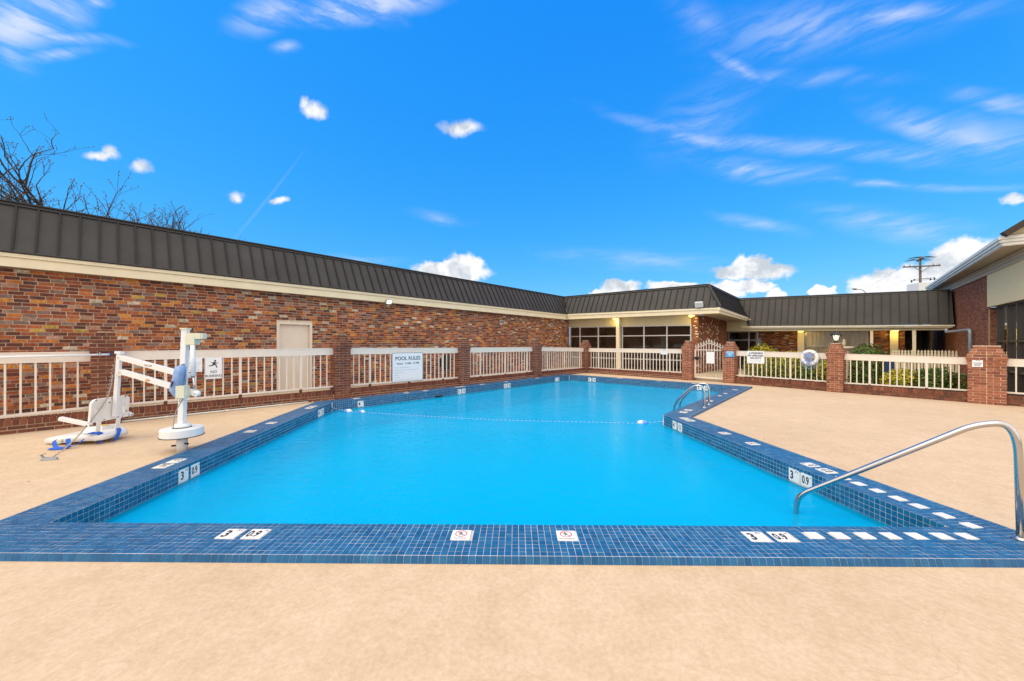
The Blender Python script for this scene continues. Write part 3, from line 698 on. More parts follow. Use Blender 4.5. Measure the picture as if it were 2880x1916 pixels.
def left_trim():
    b = MB()
    def strip(off_, za, ka, zb, kb, th, m):
        p0, p1 = ES + NW * off_, EE + NW * off_
        b.loft([left_pt(p0, za, ka), left_pt(p1, za, ka), left_pt(p1, zb, kb), left_pt(p0, zb, kb)],
               [left_pt(p0 - NW * th, za, ka), left_pt(p1 - NW * th, za, ka), left_pt(p1 - NW * th, zb, kb), left_pt(p0 - NW * th, zb, kb)], m=m)
    strip(.0, 3.013, -.0146, 3.20, -.0136, .05, 0); strip(.035, 3.205, -.0136, 3.30, -.0126, .085, 0)
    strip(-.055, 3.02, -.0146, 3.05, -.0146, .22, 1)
    return b.build('fascia', [M['cream'], M['soffit']], bl_)
left_trim()
mansard(bl_, left_pt(ES + NW * .04, 3.314, -.0126), left_pt(EE + NW * .04, 3.314, -.0126), left_pt(TS, 4.39, -.0148), left_pt(TE, 4.39, -.0148), .295)
flat = MB().add([left_pt(TS, 4.30, -.0148), left_pt(TE, 4.30, -.0148), left_pt(TE, 4.30, -.0148) - NW * 9, left_pt(TS, 4.30, -.0148) - NW * 9], [(0, 1, 2, 3)]).build('flat_roof', M['roof_dark'], bl_)
def left_door():
    p0, p1 = o + WDIR * t_d0, o + WDIR * t_d1; fr = MB(); wd_ = (p1 - p0).length
    for p in (p0 + WDIR * .035, p1 - WDIR * .035): fr.box(p + Vector((0, 0, 1.055)) - NW * .03, (.035, .07, 1.055), WDIR, NW)
    fr.box((p0 + p1) / 2 + Vector((0, 0, 2.075)) - NW * .03, (wd_ / 2 - .071, .07, .035), WDIR, NW)
    fr.box((p0 + p1) / 2 + Vector((0, 0, 1.0)) - NW * .14, (wd_ / 2, .02, 1.1), WDIR, NW)
    d_ = fr.build('door_frame', M['door'], bl_)
    MB().box((p0 + p1) / 2 + Vector((0, 0, 1.045)) - NW * .085, (wd_ / 2 - .073, .022, .992), WDIR, NW).build('door', M['door'], d_)
    MB().box((p0 + p1) / 2 + Vector((0, 0, .05)) + NW * .0, (wd_ / 2 - .02, .1, .02), WDIR, NW).build('threshold', M['concrete'], d_)
left_door()
def wall_box(name, u, v, w, h, m, slats=0, dep=.03):
    q = WD0 + WDIR * on_line(u, WD0, WDIR); z = CH - (v - V0) * q.y / F; c = Vector((q.x, q.y, z)) + NW * .02
    b = MB().box(c, (w / 2, dep, h / 2), WDIR, NW)
    for k in range(slats): b.box(c + WDIR * ((k + .5) / slats - .5) * w * .8 + NW * dep, (w * .8 / slats * .28, .006, h * .36), WDIR, NW, m=1)
    return b.build(name, [m, M['black']], bl_)
wall_box('wall_vent', 1410.5, 905.5, .30, .15, M['alu'], 3); wall_box('wall_vent', 1550, 915, .30, .15, M['alu'], 3)
wall_box('meter_box', 1242, 1020, .28, .34, M['black'], 0, .06); wall_box('meter_box', 1256, 1018, .30, .62, M['bronze'], 0, .08)

# ------------------------------------------------------------------ window wing
N2 = Vector((-.669, -.743, 0))              # out of the window wall, towards the camera
ww = thing('window_wing', (5.9, 20.4, 0), 'low wing with white framed windows and brick pier behind the gate', 'building')
P0e, P1e = Vector((3.165, 22.09, 0)), Vector((9.07, 16.72, 0)); P2e = Vector((12.93, 20.97, 0))
def w1z(p, za, zb): return lerp(za, zb, (p - P0e).length / (P1e - P0e).length)
def wing_trim():
    b = MB()
    def run(p, q, n, off_, z0p, z1p, z0q, z1q, th, m=0):
        p, q = p + n * off_, q + n * off_
        A = [Vector((p.x, p.y, z0p)), Vector((q.x, q.y, z0q)), Vector((q.x, q.y, z1q)), Vector((p.x, p.y, z1p))]
        b.loft(A, [x - n * th for x in A], m=m)
    nS = Vector((D1.y, -D1.x, 0))            # out of the side eave
    run(P0e + D2 * .03, P1e, N2, 0, 2.81, 3.02, 2.77, 2.93, .05); run(P0e + D2 * .03, P1e + D2 * .03, N2, .035, 3.02, 3.125, 2.935, 3.02, .085)
    run(P1e, P2e, nS, 0, 2.77, 2.90, 2.66, 2.74, .05); run(P1e - D1 * .05, P2e, nS, .035, 2.90, 3.02, 2.745, 2.85, .085)
    # soffit boards between eave and wall
    a, c = W0, Vector((8.73, 17.9, 0)); e = c + D1 * 5.2
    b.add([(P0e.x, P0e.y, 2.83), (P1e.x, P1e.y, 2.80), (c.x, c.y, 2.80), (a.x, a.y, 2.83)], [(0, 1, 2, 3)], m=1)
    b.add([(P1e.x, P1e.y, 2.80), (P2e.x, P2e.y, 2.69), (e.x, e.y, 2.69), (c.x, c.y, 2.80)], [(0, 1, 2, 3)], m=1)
    return b.build('fascia', [M['cream'], M['soffit']], ww)
wing_trim()
T0 = left_pt(TE, 4.39, -.0148); T1 = Vector((8.99, 17.52, 4.11)); T2 = P2e + Vector((-.42, .38, 0)) * 1.0 + D1 * .57; T2 = Vector((T2.x, T2.y, 3.93))
mansard(ww, left_pt(EE + NW * .04, 3.314, -.0126), (P1e.x, P1e.y, 3.03), T0, T1, .30)
mansard(ww, (P1e.x, P1e.y, 3.03), (P2e.x, P2e.y, 2.86), T1, T2, .30)
MB().add([T0 - Vector((0, 0, .06)), T1 - Vector((0, 0, .06)), T2 - Vector((0, 0, .06)), T2 + D1 * 4, T0 + D1 * 9], [(0, 1, 2, 3, 4)]).build('flat_roof', M['roof_dark'], ww)
MB().bar(Vector((P1e.x, P1e.y, 3.04)) + Vector((.02, -.05, .03)), T1 + Vector((.0, -.03, .03)), .10, .03, (0, -1, .6)).build('hip_cap', M['roof'], ww)
def seg(u): return on_line(u, W0, D2)
def win_wall():
    # header panel, post and lower sill
    t_end = seg(1944); hz0, hz1 = 2.40, 2.33
    def zt(t): return lerp(hz0, hz1, t / t_end)
    A = [W0, W0 + D2 * t_end]
    b = MB()
    b.loft([Vector((W0.x, W0.y, hz0)), Vector((A[1].x, A[1].y, hz1)), Vector((A[1].x, A[1].y, 2.84)), Vector((W0.x, W0.y, 2.84))],
           [Vector((W0.x, W0.y, hz0)) - N2 * .1, Vector((A[1].x, A[1].y, hz1)) - N2 * .1, Vector((A[1].x, A[1].y, 2.84)) - N2 * .1, Vector((W0.x, W0.y, 2.84)) - N2 * .1])
    b.build('header_panel', M['beige'], ww)
    p = W0 + D2 * seg(1741.5) + N2 * .1; MB().box(p + Vector((0, 0, 1.4)), (.085, .1, 1.42), D2, N2).build('post', M['cream'], ww)
    groups = [(1604, [1631, 1682.5], 1735), (1750, [1811, 1875.5], 1943)]
    for u0, mids, u1 in groups:
        ts = [seg(u0)] + [seg(x) for x in mids] + [seg(u1)]; fr = MB()
        rows = [-.02, .62, 1.83, None]
        def P(t, z, dn=0.): q = W0 + D2 * t - N2 * (.03 + dn); return Vector((q.x, q.y, z))
        for t in ts: fr.box((P(t, 0) + P(t, zt(t))) / 2, (.028, .04, zt(t) / 2 + .02), D2, N2)
        for z in (0.02, .62, 1.83): fr.bar(P(ts[0] + .029, z), P(ts[-1] - .029, z), .05, .05)
        fr.bar(P(ts[0] + .029, zt(ts[0]) - .025), P(ts[-1] - .029, zt(ts[-1]) - .025), .05, .05)
        w = fr.build('window', M['alu'], ww)
        for ta, tb in zip(ts, ts[1:]):
            for z0, z1 in ((.045, .595), (.645, 1.805), (1.855, None)):
                za, zb = (z1, z1) if z1 else (zt(ta) - .05, zt(tb) - .05)
                q = [P(ta + .028, z0), P(tb - .028, z0), P(tb - .028, zb), P(ta + .028, za)]
                MB().prism(q, -N2 * .006).build('pane', M['glass'], w)
    # room behind
    b = MB(); c = [W0 - N2 * .12 - D2 * .0, W0 - N2 * .12 + D2 * t_end, W0 - N2 * 4.5 + D2 * t_end, W0 - N2 * 4.5]
    v = [(x.x, x.y, 0.031) for x in c] + [(x.x, x.y, 2.8) for x in c]
    b.add(v, [(0, 1, 2, 3), (4, 7, 6, 5), (1, 5, 6, 2), (2, 6, 7, 3), (3, 7, 4, 0)]); b.build('interior', M['interior'], ww)
    tb = MB()
    for t, dd in ((1.2, 1.2), (3.3, 1.4), (4.6, 1.1), (5.6, 1.9)):
        q = W0 + D2 * t - N2 * dd; tb.box(q + Vector((0, 0, .74)), (.4, .4, .02), D2, N2); tb.box(q + Vector((0, 0, .38)), (.04, .04, .35), D2, N2)
        for s_ in (-1, 1): tb.box(q + D2 * .62 * s_ + Vector((0, 0, .75)), (.03, .2, .42), D2, N2); tb.box(q + D2 * .5 * s_ + Vector((0, 0, .44)), (.18, .2, .025), D2, N2)
    tb.build('dining_furniture', M['wood'], ww)
win_wall()
t_c = seg(1964); C0 = W0 + D2 * t_c
brick_wall(ww, W0 + D2 * seg(1945.5), D2, N2, t_c - seg(1945.5), -.03, 2.8, .07, .205, M['red_brick'], M['dark_mortar'], n_ind=40, mass='pier_brickwork')
NS = Vector((D1.y, -D1.x, 0))
brick_wall(ww, C0 + D1 * .02, D1, NS, 5.4, -.43, 2.78, .07, .205, M['red_brick'], M['dark_mortar'], n_ind=120, mass='side_brickwork', vis=lambda u, v: v < 985)
dots = MB()
for k in range(104):
    s_, z = R.uniform(.1, 3.6), R.uniform(.15, 2.7) if k > 22 else None
    if z is None: z = 1.55 + .6 * (s_ - 1) / 2 + R.gauss(0, .12); s_ = R.uniform(.2, 3.2)
    q = C0 + D1 * s_ + NS * .012; dots.box((q.x, q.y, z), (.034, .015, .027), D1, NS)
for k in range(9):
    q = C0 - D2 * R.uniform(.03, .22) + N2 * .012; dots.box((q.x, q.y, R.uniform(1.6, 2.7)), (.05, .012, .024), D2, N2)
dots.build('white_brick_spots', M['cream'], ww, kind='stuff')

# ------------------------------------------------------------------ porch wing
pw = thing('porch_wing', (15.7, 18.5, -.42), 'low porch wing with dark mansard roof and cream posts behind shrubs', 'building')
Q1e = Vector((18.43, 15.98, 0))
def porch():
    LQ = (Q1e - P2e).length; e = (Q1e - P2e) / LQ; n = Vector((e.y, -e.x, 0)); n = n if n.y < 0 else -n
    def P(t, z0, z1, dn=0.): q = P2e + e * t + n * dn; return Vector((q.x, q.y, lerp(z0, z1, t / LQ)))
    b = MB()
    def run(t0, t1, za0, za1, zb0, zb1, dn, th, m=0):
        A = [P(t0, za0, za1, dn), P(t1, za0, za1, dn), P(t1, zb0, zb1, dn), P(t0, zb0, zb1, dn)]; b.loft(A, [x - n * th for x in A], m=m)
    run(-.3, LQ, 2.25, 2.115, 2.30, 2.16, 0, .05); run(-.3, LQ + .05, 2.31, 2.17, 2.375, 2.225, .04, .09)
    run(-1.1, LQ - .1, 2.10, 2.01, 2.25, 2.11, -.10, .16, 1)
    run(-1.7, .12, 2.12, 2.02, 2.78, 2.66, -.12, .12, 1)
    b.build('gutter', [M['cream'], M['beige']], pw)
    q = [P(-1.2, 2.25, 2.11, -.1), P(LQ, 2.25, 2.11, -.1), P(LQ, 2.25, 2.11, -2.4), P(-1.2, 2.25, 2.11, -2.4)]
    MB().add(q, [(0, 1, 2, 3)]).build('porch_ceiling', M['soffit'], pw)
    U0 = T2; U1 = Vector((18.80, 16.39, 3.70))
    mansard(pw, P(.02, 2.388, 2.283), P(LQ, 2.388, 2.283), U0, U1, .292)
    MB().loft([P(LQ, 2.388, 2.283), U1, U1 - n * 3 - Vector((0, 0, 0)), P(LQ, 2.388, 2.283) - n * 3.4], [x + e * .03 for x in (P(LQ, 2.388, 2.283), U1, U1 - n * 3, P(LQ, 2.388, 2.283) - n * 3.4)]).build('end_panel', M['roof'], pw)
    MB().add([U0 - Vector((0, 0, .06)), U1 - Vector((0, 0, .06)), U1 - n * 4 - Vector((0, 0, .06)), U0 - n * 6 - Vector((0, 0, .06))], [(0, 1, 2, 3)]).build('flat_roof', M['roof_dark'], pw)
    # wall at the back of the porch
    dw = 1.6; o_ = P2e - n * dw; A = lambda u: on_line(u, o_, e)
    holes = [(A(2049) + 1.6, A(2132) + 1.6, -.6, 2.13), (A(2261) + 1.6, A(2441) + 1.6, .2, 2.07)]
    ob = o_ - e * 1.6; LL = LQ + 1.2
    brick_wall(pw, ob, e, n, A(2545) + 1.6, -.42, 2.25, .07, .205, M['old_brick'], M['dark_mortar'], holes=holes, n_ind=120, mass='porch_brickwork', vis=lambda u, v: v < 1000)
    def frame_at(u0, u1, zs, mids, name, m=M['alu'], tt=None):
        ts = [A(u0)] + [A(x) for x in mids] + [A(u1)]; fr = MB()
        def Q(t, z, dn=0.): q = o_ + e * t - n * (.03 + dn); return Vector((q.x, q.y, z))
        for t in ts: fr.box((Q(t, zs[0]) + Q(t, zs[-1])) / 2, (.03, .035, (zs[-1] - zs[0]) / 2), e, n)
        for z in zs: fr.bar(Q(ts[0] + .031, z), Q(ts[-1] - .031, z), .045, .05)
        w = fr.build(name, m, pw)
        for ta, tb in zip(ts, ts[1:]):
            for za, zb in zip(zs, zs[1:]):
                MB().prism([Q(ta + .03, za + .025), Q(tb - .03, za + .025), Q(tb - .03, zb - .025), Q(ta + .03, zb - .025)], -n * .006).build('pane', M['clear_glass'], w)
        return ts
    frame_at(2050, 2131, [-.40, 1.62, 2.10], [2106], 'glazed_door')
    ts = frame_at(2262.5, 2440, [.24, 1.27, 2.04], [], 'window')
    cur = MB(); npl = 60; pts = []
    for k in range(npl + 1):
        t = lerp(ts[0], ts[1], k / npl); q = o_ + e * t - n * (.10 + .03 * math.sin(k * 1.55) + .012 * math.sin(k * .7)); pts.append(q)
    cur.add([(q.x, q.y, .2) for q in pts] + [(q.x, q.y, 2.05) for q in pts], [(i, i + 1, npl + 2 + i, npl + 1 + i) for i in range(npl)])
    cur.build('curtain', M['curtain'], pw)
    b = MB(); c = [ob - n * .3, ob + e * LL - n * .3, ob + e * LL - n * 4, ob - n * 4]
    b.add([(x.x, x.y, -.42) for x in c] + [(x.x, x.y, 2.24) for x in c], [(0, 1, 2, 3), (4, 7, 6, 5), (1, 5, 6, 2), (2, 6, 7, 3), (3, 7, 4, 0)]); b.build('interior', M['interior'], pw)
    # pilasters on the wall and posts under the gutter
    for u in (2253, 2514): q = o_ + e * A(u) + n * .08; MB().box((q.x, q.y, .85), (.14, .08, 1.27), e, n).build('pilaster', M['cream'], pw)
    for u, w in ((2451.5, .05), (2571, .055)):
        op = P2e - n * .16; q = op + e * on_line(u, op, e); MB().box((q.x, q.y, .82), (w, w, 1.245), e, n).build('post', M['cream'], pw)
    # downspout elbow that runs across to the big brick building
    a = P(LQ - .18, 2.18, 2.07, -.02); g = a + Vector((0, 0, -.10))
    w = RB(2744) + NR * .13; zt = CH - (928 - V0) * w.y / F
    pts = fillet([a, g + Vector((0, 0, -.05)), (w.x, w.y, zt), (w.x, w.y, -.4)], [.10, .14], 5)
    MB().tube(pts, .055, 10).build('downspout', M['galv'], pw)

# ------------------------------------------------------------------ big brick building on the right
RO = Vector((5.3, 0, 0)); RD = Vector((.833, 1, 0)).normalized(); NR = Vector((-RD.y, RD.x, 0))
def RB(u, dn=0.): q = RO + NR * dn; return q + RD * on_line(u, q, RD)
porch()
rb = thing('gabled_brick_building', (15.97, 12.8, -.42), 'tall red brick building with tan panel above dark windows at the right', 'building')
def right_building():
    c = RB(2780); tC = (c - RO).dot(RD); tE = tC + 9.5; z0, z1 = -.42, 3.74
    brick_wall(rb, RO + RD * tC, RD, NR, tE - tC, z0, z1, .0745, .215, M['red_brick'], M['pale_mortar'], n_ind=300, mass='wall_brickwork', flush=True, joint=.013, vis=lambda u, v: u > 2670 and v < 990)
    tS = (Vector((13.705, 10.09, 0)) - RO).dot(RD)
    def P(t, z, dn=0.): q = RO + RD * t + NR * dn; return Vector((q.x, q.y, z))
    MB().box((P(tS, 3.21) + P(tC, 3.21)) / 2 - NR * .06, ((tC - tS) / 2, .09, .535), RD, NR).build('tan_panel', M['stucco'], rb)
    # frieze boards
    b = MB(); mid = (tS + tE) / 2; hl = (tE - tS) / 2
    for z, h, dn in ((3.80, .055, .05), (3.905, .05, .075), (3.98, .03, .11)): b.box(P(mid, z, dn - .05), (hl, .06, h), RD, NR)
    b.build('frieze', M['soffit'], rb)
    # jamb, brick return and window band
    brick_wall(rb, RO + RD * (tC - .02) - NR * .02, -NR, -RD, .32, z0, 2.66, .0745, .215, M['red_brick'], M['pale_mortar'], n_ind=0, mass='return_brickwork', flush=True, joint=.013)
    brick_wall(rb, RO + RD * (tC - .62) - NR * .26, RD, NR, .36, z0, 2.66, .0745, .2, M['red_brick'], M['pale_mortar'], n_ind=0, mass='jamb_brickwork', flush=True, joint=.013)
    MB().box(P(tC - .13, 1.1, -.30), (.13, .03, 1.56), RD, NR).build('jamb', M['bronze'], rb)
    ts = [(RB(u, -.10) - RO).dot(RD) for u in (2811, 2842, 2870)]
    step = ts[1] - ts[2]; ts += [ts[2] - step * .98]; ts[-1] = max(ts[-1], tS + .12)
    zs = [-.34, .62, 1.53, 2.64]; fr = MB()
    for t in ts: fr.box(P(t, 1.15, -.10), (.032, .06, 1.50), RD, NR)
    for z in zs: fr.box(P((ts[0] + ts[-1]) / 2, z, -.10), (abs(ts[0] - ts[-1]) / 2, .045, .028), RD, NR)
    w = fr.build('window', M['bronze'], rb)
    for a, b_ in zip(ts, ts[1:]):
        for za, zb in zip(zs, zs[1:]):
            MB().prism([P(a - .035, za + .03, -.12), P(b_ + .035, za + .03, -.12), P(b_ + .035, zb - .03, -.12), P(a - .035, zb - .03, -.12)], -NR * .006).build('pane', M['dark_glass'], w)
    MB().box(P((ts[0] + ts[-1]) / 2, -.395, -.02), (abs(ts[0] - ts[-1]) / 2 + .05, .12, .05), RD, NR).build('sill', M['beige'], rb)
    i = MB(); q = [P(tS + .3, -.42, -.4), P(tC + .0, -.42, -.4), P(tC, -.42, -5), P(tS + 3, -.42, -5)]
    i.add(q + [x + Vector((0, 0, 3.2)) for x in q], [(0, 1, 2, 3), (4, 7, 6, 5), (1, 5, 6, 2), (2, 6, 7, 3), (3, 7, 4, 0)]); i.build('interior', M['interior'], rb)
    # eave: soffit, gutter bands, shallow roof and the gable that turns the corner
    E0, E1 = Vector((20.95, 19.3, 4.08)), Vector((12.86, 10.05, 4.08)); ed = (E0 - E1).normalized(); en = Vector((-ed.y, ed.x, 0))
    E1b = E1 + Vector((.783, -.622, 0)) * 8.2
    s = MB(); wa, wb = P(tE, 4.03, 0), P(tS, 4.03, 0); wc = wb
    s.add([(E0.x, E0.y, 4.04), (E1.x, E1.y, 4.04), (wb.x, wb.y, 4.03), (wa.x, wa.y, 4.03)], [(0, 1, 2, 3)])
    s.add([(E1.x, E1.y, 4.04), (E1b.x, E1b.y, 4.04), (wc.x + .783 * 7.6, wc.y - .622 * 7.6, 4.03), (wb.x, wb.y, 4.03)], [(0, 1, 2, 3)])
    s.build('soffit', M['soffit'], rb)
    g = MB()
    for dz, dn, h in ((-.01, -.05, .05), (.075, 0, .04), (.155, .035, .045)):
        up = Vector((0, 0, dz)); n2 = Vector((-.62, -.78, 0))
        corner = E1 + (en + n2).normalized() * dn
        g.bar(E0 + en * dn + up, corner + up, .05, h * 1.8); g.bar(corner + up, E1b + n2 * dn + up, .05, h * 1.8)
    g.build('gutter', M['pvc'], rb)
    r = MB(); top = Vector((0, 0, .20)); back = -en * 6 + Vector((0, 0, .55))
    r.add([E0 + top, E1 + top, E1 + top + back, E0 + top + back], [(0, 1, 2, 3)]); r.build('side_roof', M['shingle'], rb)
    kf = Vector((.783, -.622, 0)); nf = Vector((-.622, -.783, 0)); fc = RO + RD * tS
    brick_wall(rb, fc, kf, nf, 7.6, -.42, 4.02, .0745, .215, M['red_brick'], M['pale_mortar'], n_ind=0, mass='front_brickwork', flush=True, joint=.013)
    fe = fc + kf * 7.6; ew = MB(); ew.prism([lo(fe, -.42), lo(fe - nf * 9, -.42), lo(fe - nf * 9, 4.02), lo(fe, 4.02)], kf * -.1); ew.build('far_wall', M['red_brick'], rb)
    k = kf; n2 = Vector((-.62, -.78, 0)).normalized(); a = E1 + top + k * .02; pk = a + k * 4.1 + Vector((0, 0, 3.1)); cen = a + k * 8.2
    ga = MB(); ga.loft([a, pk, cen], [x - n2 * .12 for x in (a, pk, cen)]); ga.build('gable_wall', M['beige'], rb)
    sl_ = (pk - a).normalized(); up2 = Vector((0, 0, 1))
    MB().bar(a + n2 * .10 + up2 * .02, pk + n2 * .10 + up2 * .02, .24, .15, up2).bar(pk + n2 * .10 + up2 * .02, cen + n2 * .10 + up2 * .02, .24, .15, up2).build('rake_shingles', M['shingle'], rb)
right_building()

# ------------------------------------------------------------------ brick pillars of the fence
A_L = math.atan2(LD.y, LD.x); A_R = math.atan2(-.743, .669)
PZ = [1.69, 1.70, 1.63, 1.62, 1.56, 1.54, 1.50, 1.46, 1.40]
PLAB = ['dark brown brick pillar standing behind the pool lift, seat arm in front of it', 'dark brown brick pillar between the NO RUNNING bay and the POOL RULES bay',
        'dark brown brick pillar just past the POOL RULES sign', 'small dark brown brick pillar, second one past the POOL RULES sign',
        'brick pillar at the far corner of the fence by the windows', 'red brick pillar at the latch side of the white gate, without a sign',
        'red brick pillar bearing the small blue sign beside the gate', 'red brick pillar topped by the lit lantern', 'wide red brick pillar with a white notice on its face']
def brick_me(L, D, Hh, m, j=.0012): return wob_brick(L, D, Hh, j, m)
BR = {}
def bmesh_for(L, D, Hh, m):
    k = (round(L, 3), round(D, 3), round(Hh, 3), m.name)
    if k not in BR: BR[k] = [brick_me(L, D, Hh, m) for _ in range(3)]
    return R.choice(BR[k])
def pillar(i, wx, wy, ang, m, mo, joint_mid=False):
    p = PIL[i]; zt = PZ[i]; z0 = ZD - .005
    root = thing('brick_pillar', lo(p, ZD), PLAB[i], 'pillar', 'brick pillars along the pool fence')
    ex = Vector((math.cos(ang), math.sin(ang), 0)); ey = Vector((-ex.y, ex.x, 0)); j = .011
    j = .0095; fr = -1 if (Vector((0, 0, 0)) - p).dot(ey) < 0 else 1          # side of ey that faces the pool
    n = round((zt - z0) / .0685); ch = (zt - z0) / n; core = MB(); rear = MB()
    for k in range(n):
        top_i = n - 1 - k
        grow = {0: -.085, 1: -.055, 2: -.025, 3: .012, 4: .024, 5: .010}.get(top_i, 0.)
        hx, hy = wx / 2 + grow, wy / 2 + grow; zc = z0 + (k + .5) * ch; bh = ch - j; dp = .09
        core.box(lo(p, zc), (hx - .006, hy - .006, ch / 2), ex, ey)
        odd = (k + i) % 2
        def face(c0, along, half, outw, full, front):
            nb = max(2, round(2 * half / .2)); x0, x1 = (-half, half) if full else (-half + dp + j / 2, half - dp - j / 2)
            cuts = [x0 + (x1 - x0) * q / nb for q in range(nb + 1)] if full else ([x0] + [x0 + (x1 - x0) * (q + .5) / max(1, nb - 1) for q in range(nb - 1)][0:0] + ([x0, x1] if nb == 2 else [x0 + (x1 - x0) * q / (nb - 1) for q in range(nb)]))
            cuts = sorted(set(cuts))
            for a, b in zip(cuts, cuts[1:]):
                if joint_mid and front and a < 0 < b and outw.dot(ey) * fr > .5:
                    prs = [(a, -.004), (.004, b)]
                else: prs = [(a, b)]
                for a2, b2 in prs:
                    L = b2 - a2 - j
                    if L < .02: continue
                    c = c0 + along * ((a2 + b2) / 2) - outw * (dp / 2 - R.uniform(-.001, .003)); c = lo(c, zc)
                    if front:
                        ob = inst('brick', bmesh_for(L, dp, bh, m), root, c, math.atan2(along.y, along.x), R.random())
                    else: rear.box(c, (L / 2, dp / 2, bh / 2), along, outw, (0, 0, 1), R.random())
        toward = -p.normalized()
        face(p + ey * fr * hy, ex, hx, ey * fr, not odd, True)
        face(p - ey * fr * hy, ex, hx, -ey * fr, not odd, False)
        for sgn in (1, -1):
            face(p + ex * sgn * hx, ey, hy, ex * sgn, bool(odd), (ex * sgn).dot(toward) > .12)
    core.box(lo(p, zt + .006), (wx / 2 - .085, wy / 2 - .085, .010), ex, ey)
    core.build('mortar_core', mo, root); rear.build('rear_brickwork', m, root, kind='stuff')
    return root
for i in range(5): pillar(i, .40, .40, A_L, M['brown_brick'] if i < 4 else M['brown_brick'], M['pale_mortar'] if i < 2 else M['mortar'])
for i in (5, 6, 7): pillar(i, .40, .40, math.atan2(PIL[8].y - PIL[5].y, PIL[8].x - PIL[5].x), M['red_brick'], M['mortar'])
pillar(8, .62, .42, math.atan2(PIL[8].y - PIL[7].y, PIL[8].x - PIL[7].x), M['red_brick'], M['mortar'], True)

# ------------------------------------------------------------------ fence bays: low brick wall + railing
RT = [(1.33, .30), (1.345, .32), (1.305, .273), (1.29, .274), (1.21, .225), (1.217, .268), (1.175, .278), (1.155, .272), (1.11, .275)]
LB = [('white railing at the far left with the long pole across it', 'low brick wall below the railing at the far left'),
      ('white railing behind the pool lift with the NO RUNNING sign', 'low brick wall behind the pool lift with the white pipe at its foot'),
      ('white railing that carries the POOL RULES sign', 'low brick wall below the POOL RULES sign'),
      ('white railing of the first bay past the POOL RULES sign', 'low brick wall of the first bay past the POOL RULES sign'),
      ('white railing next to the far corner pillar, in front of the brick building', 'low brick wall of the last bay before the far corner pillar'),
      ('white railing in front of the large windows', 'low brick wall in front of the large windows'),
      ('white railing with the lifeguard warning sign and life ring', 'low brick wall below the life ring and warning sign'),
      ('white railing in front of the picket fence and low shrubs', 'low brick wall in front of the picket fence'),
      ('white railing at the far right past the wide pillar', 'low brick wall at the far right past the wide pillar')]
balm = {}
def bay(k, a, b, za, zb, bm, mo, sp, ia=.2, ib=.2, lean=0.):
    """a, b pillar centres; za, zb = (rail top, bottom rail) heights at each end"""
    d = (b - a).normalized(); p, q = a + d * ia, b - d * ib; L = (q - p).length; n = Vector((d.y, -d.x, 0)); n = n if n.dot(-(p + q) / 2) > 0 else -n
    ang = math.atan2(d.y, d.x); mid = (p + q) / 2
    # low wall: two stretcher courses under a rowlock course
    rw = thing('low_brick_wall', lo(mid, ZD), LB[k][1], 'brick wall', 'low brick walls under the fence railings')
    hw, depth = .255, .20; base = MB()
    base.box(lo(mid, ZD + hw / 2 - .012), (L / 2, depth / 2 - .006, hw / 2 - .008), d, n); base.build('mortar', mo, rw)
    j = .012; mass = MB()
    def put(c, l_, dp, hh, along_half):
        u0, u1 = px(c - d * along_half)[0], px(c + d * along_half)[0]
        if abs(u1 - u0) >= 8 and c.y > .5 and -60 < u0 < W + 60: inst('brick', bmesh_for(l_, dp, hh, bm), rw, c, ang, R.random())
        else: mass.box(c, (l_ / 2, dp / 2, hh / 2), d, n, (0, 0, 1), R.random())
    zc = ZD
    for r_ in range(2):
        hh = .062; s = -.1 * (r_ % 2); 
        while s < L:
            x0, x1 = max(0, s), min(L, s + .205); s += .205
            if x1 - x0 > .04: put(lo(p + d * ((x0 + x1) / 2) + n * (depth / 2 - .045 + R.uniform(-.002, .004)), zc + hh / 2), x1 - x0 - j, .09, hh - j, .1)
        zc += hh + .006
    nb = max(1, int(L / .0815)); st = L / nb; rh = ZD + hw - zc
    for x in range(nb): put(lo(p + d * ((x + .5) * st) + n * R.uniform(-.002, .003), zc + rh / 2 + R.uniform(-.002, .002)), st - j, depth + .012, rh - .006, .1 if k in (0, 1, 2, 7, 8) else .04)
    if mass.v: mass.build('wall_brickwork', bm, rw, kind='stuff')
    # railing
    f = thing('fence_railing', lo(mid, (za[1] + zb[1]) / 2), LB[k][0], 'railing', 'white railings between the brick pillars')
    def P(t, z): return lo(p + d * (L * t), z)
    tr = MB(); tr.bar(P(0, za[0] - .085), P(1, zb[0] - .085), .05, .17); tr.bar(P(0, za[0] - .008), P(1, zb[0] - .008), .066, .016); tr.bar(P(0, za[0] - .178), P(1, zb[0] - .178), .062, .016)
    tr.build('top_rail', M['rail'], f)
    br = MB().bar(P(0, za[1] - .02), P(1, zb[1] - .02), .045, .04); br.build('bottom_rail', M['rail'], f)
    nb = max(2, round(L / sp)); key = round((za[0] + zb[0] - za[1] - zb[1]) / 2 - .18, 2)
    for w in (.025, .048):
        if (key, w) not in balm: balm[(key, w)] = MB().box((0, 0, 0), (w / 2, w / 2, key / 2)).mesh('baluster', M['rail'])
    for x in range(1, nb):
        t = x / nb; zt, zb_ = lerp(za[0], zb[0], t) - .183, lerp(za[1], zb[1], t)
        w = .048 if x % 8 == 4 else .025
        o = inst('baluster', balm[(key, w)], f, P(t, (zt + zb_) / 2), ang); o.scale = (1, 1, (zt - zb_ + .004) / key)
        if w > .03:
            MB().box(P(t, (zb_ + ZD + hw) / 2 - .02), (.028, .028, (zb_ - ZD - hw) / 2), d, n).build('foot_block', bm, f)
    # concrete ledge behind the low wall on the building side
    return f
def ext(p0, z0, p1, z1, pe): t = (pe - p0).length / (p1 - p0).length; return (z0[0] + (z0[0] - z1[0]) * t, z0[1] + (z0[1] - z1[1]) * t)
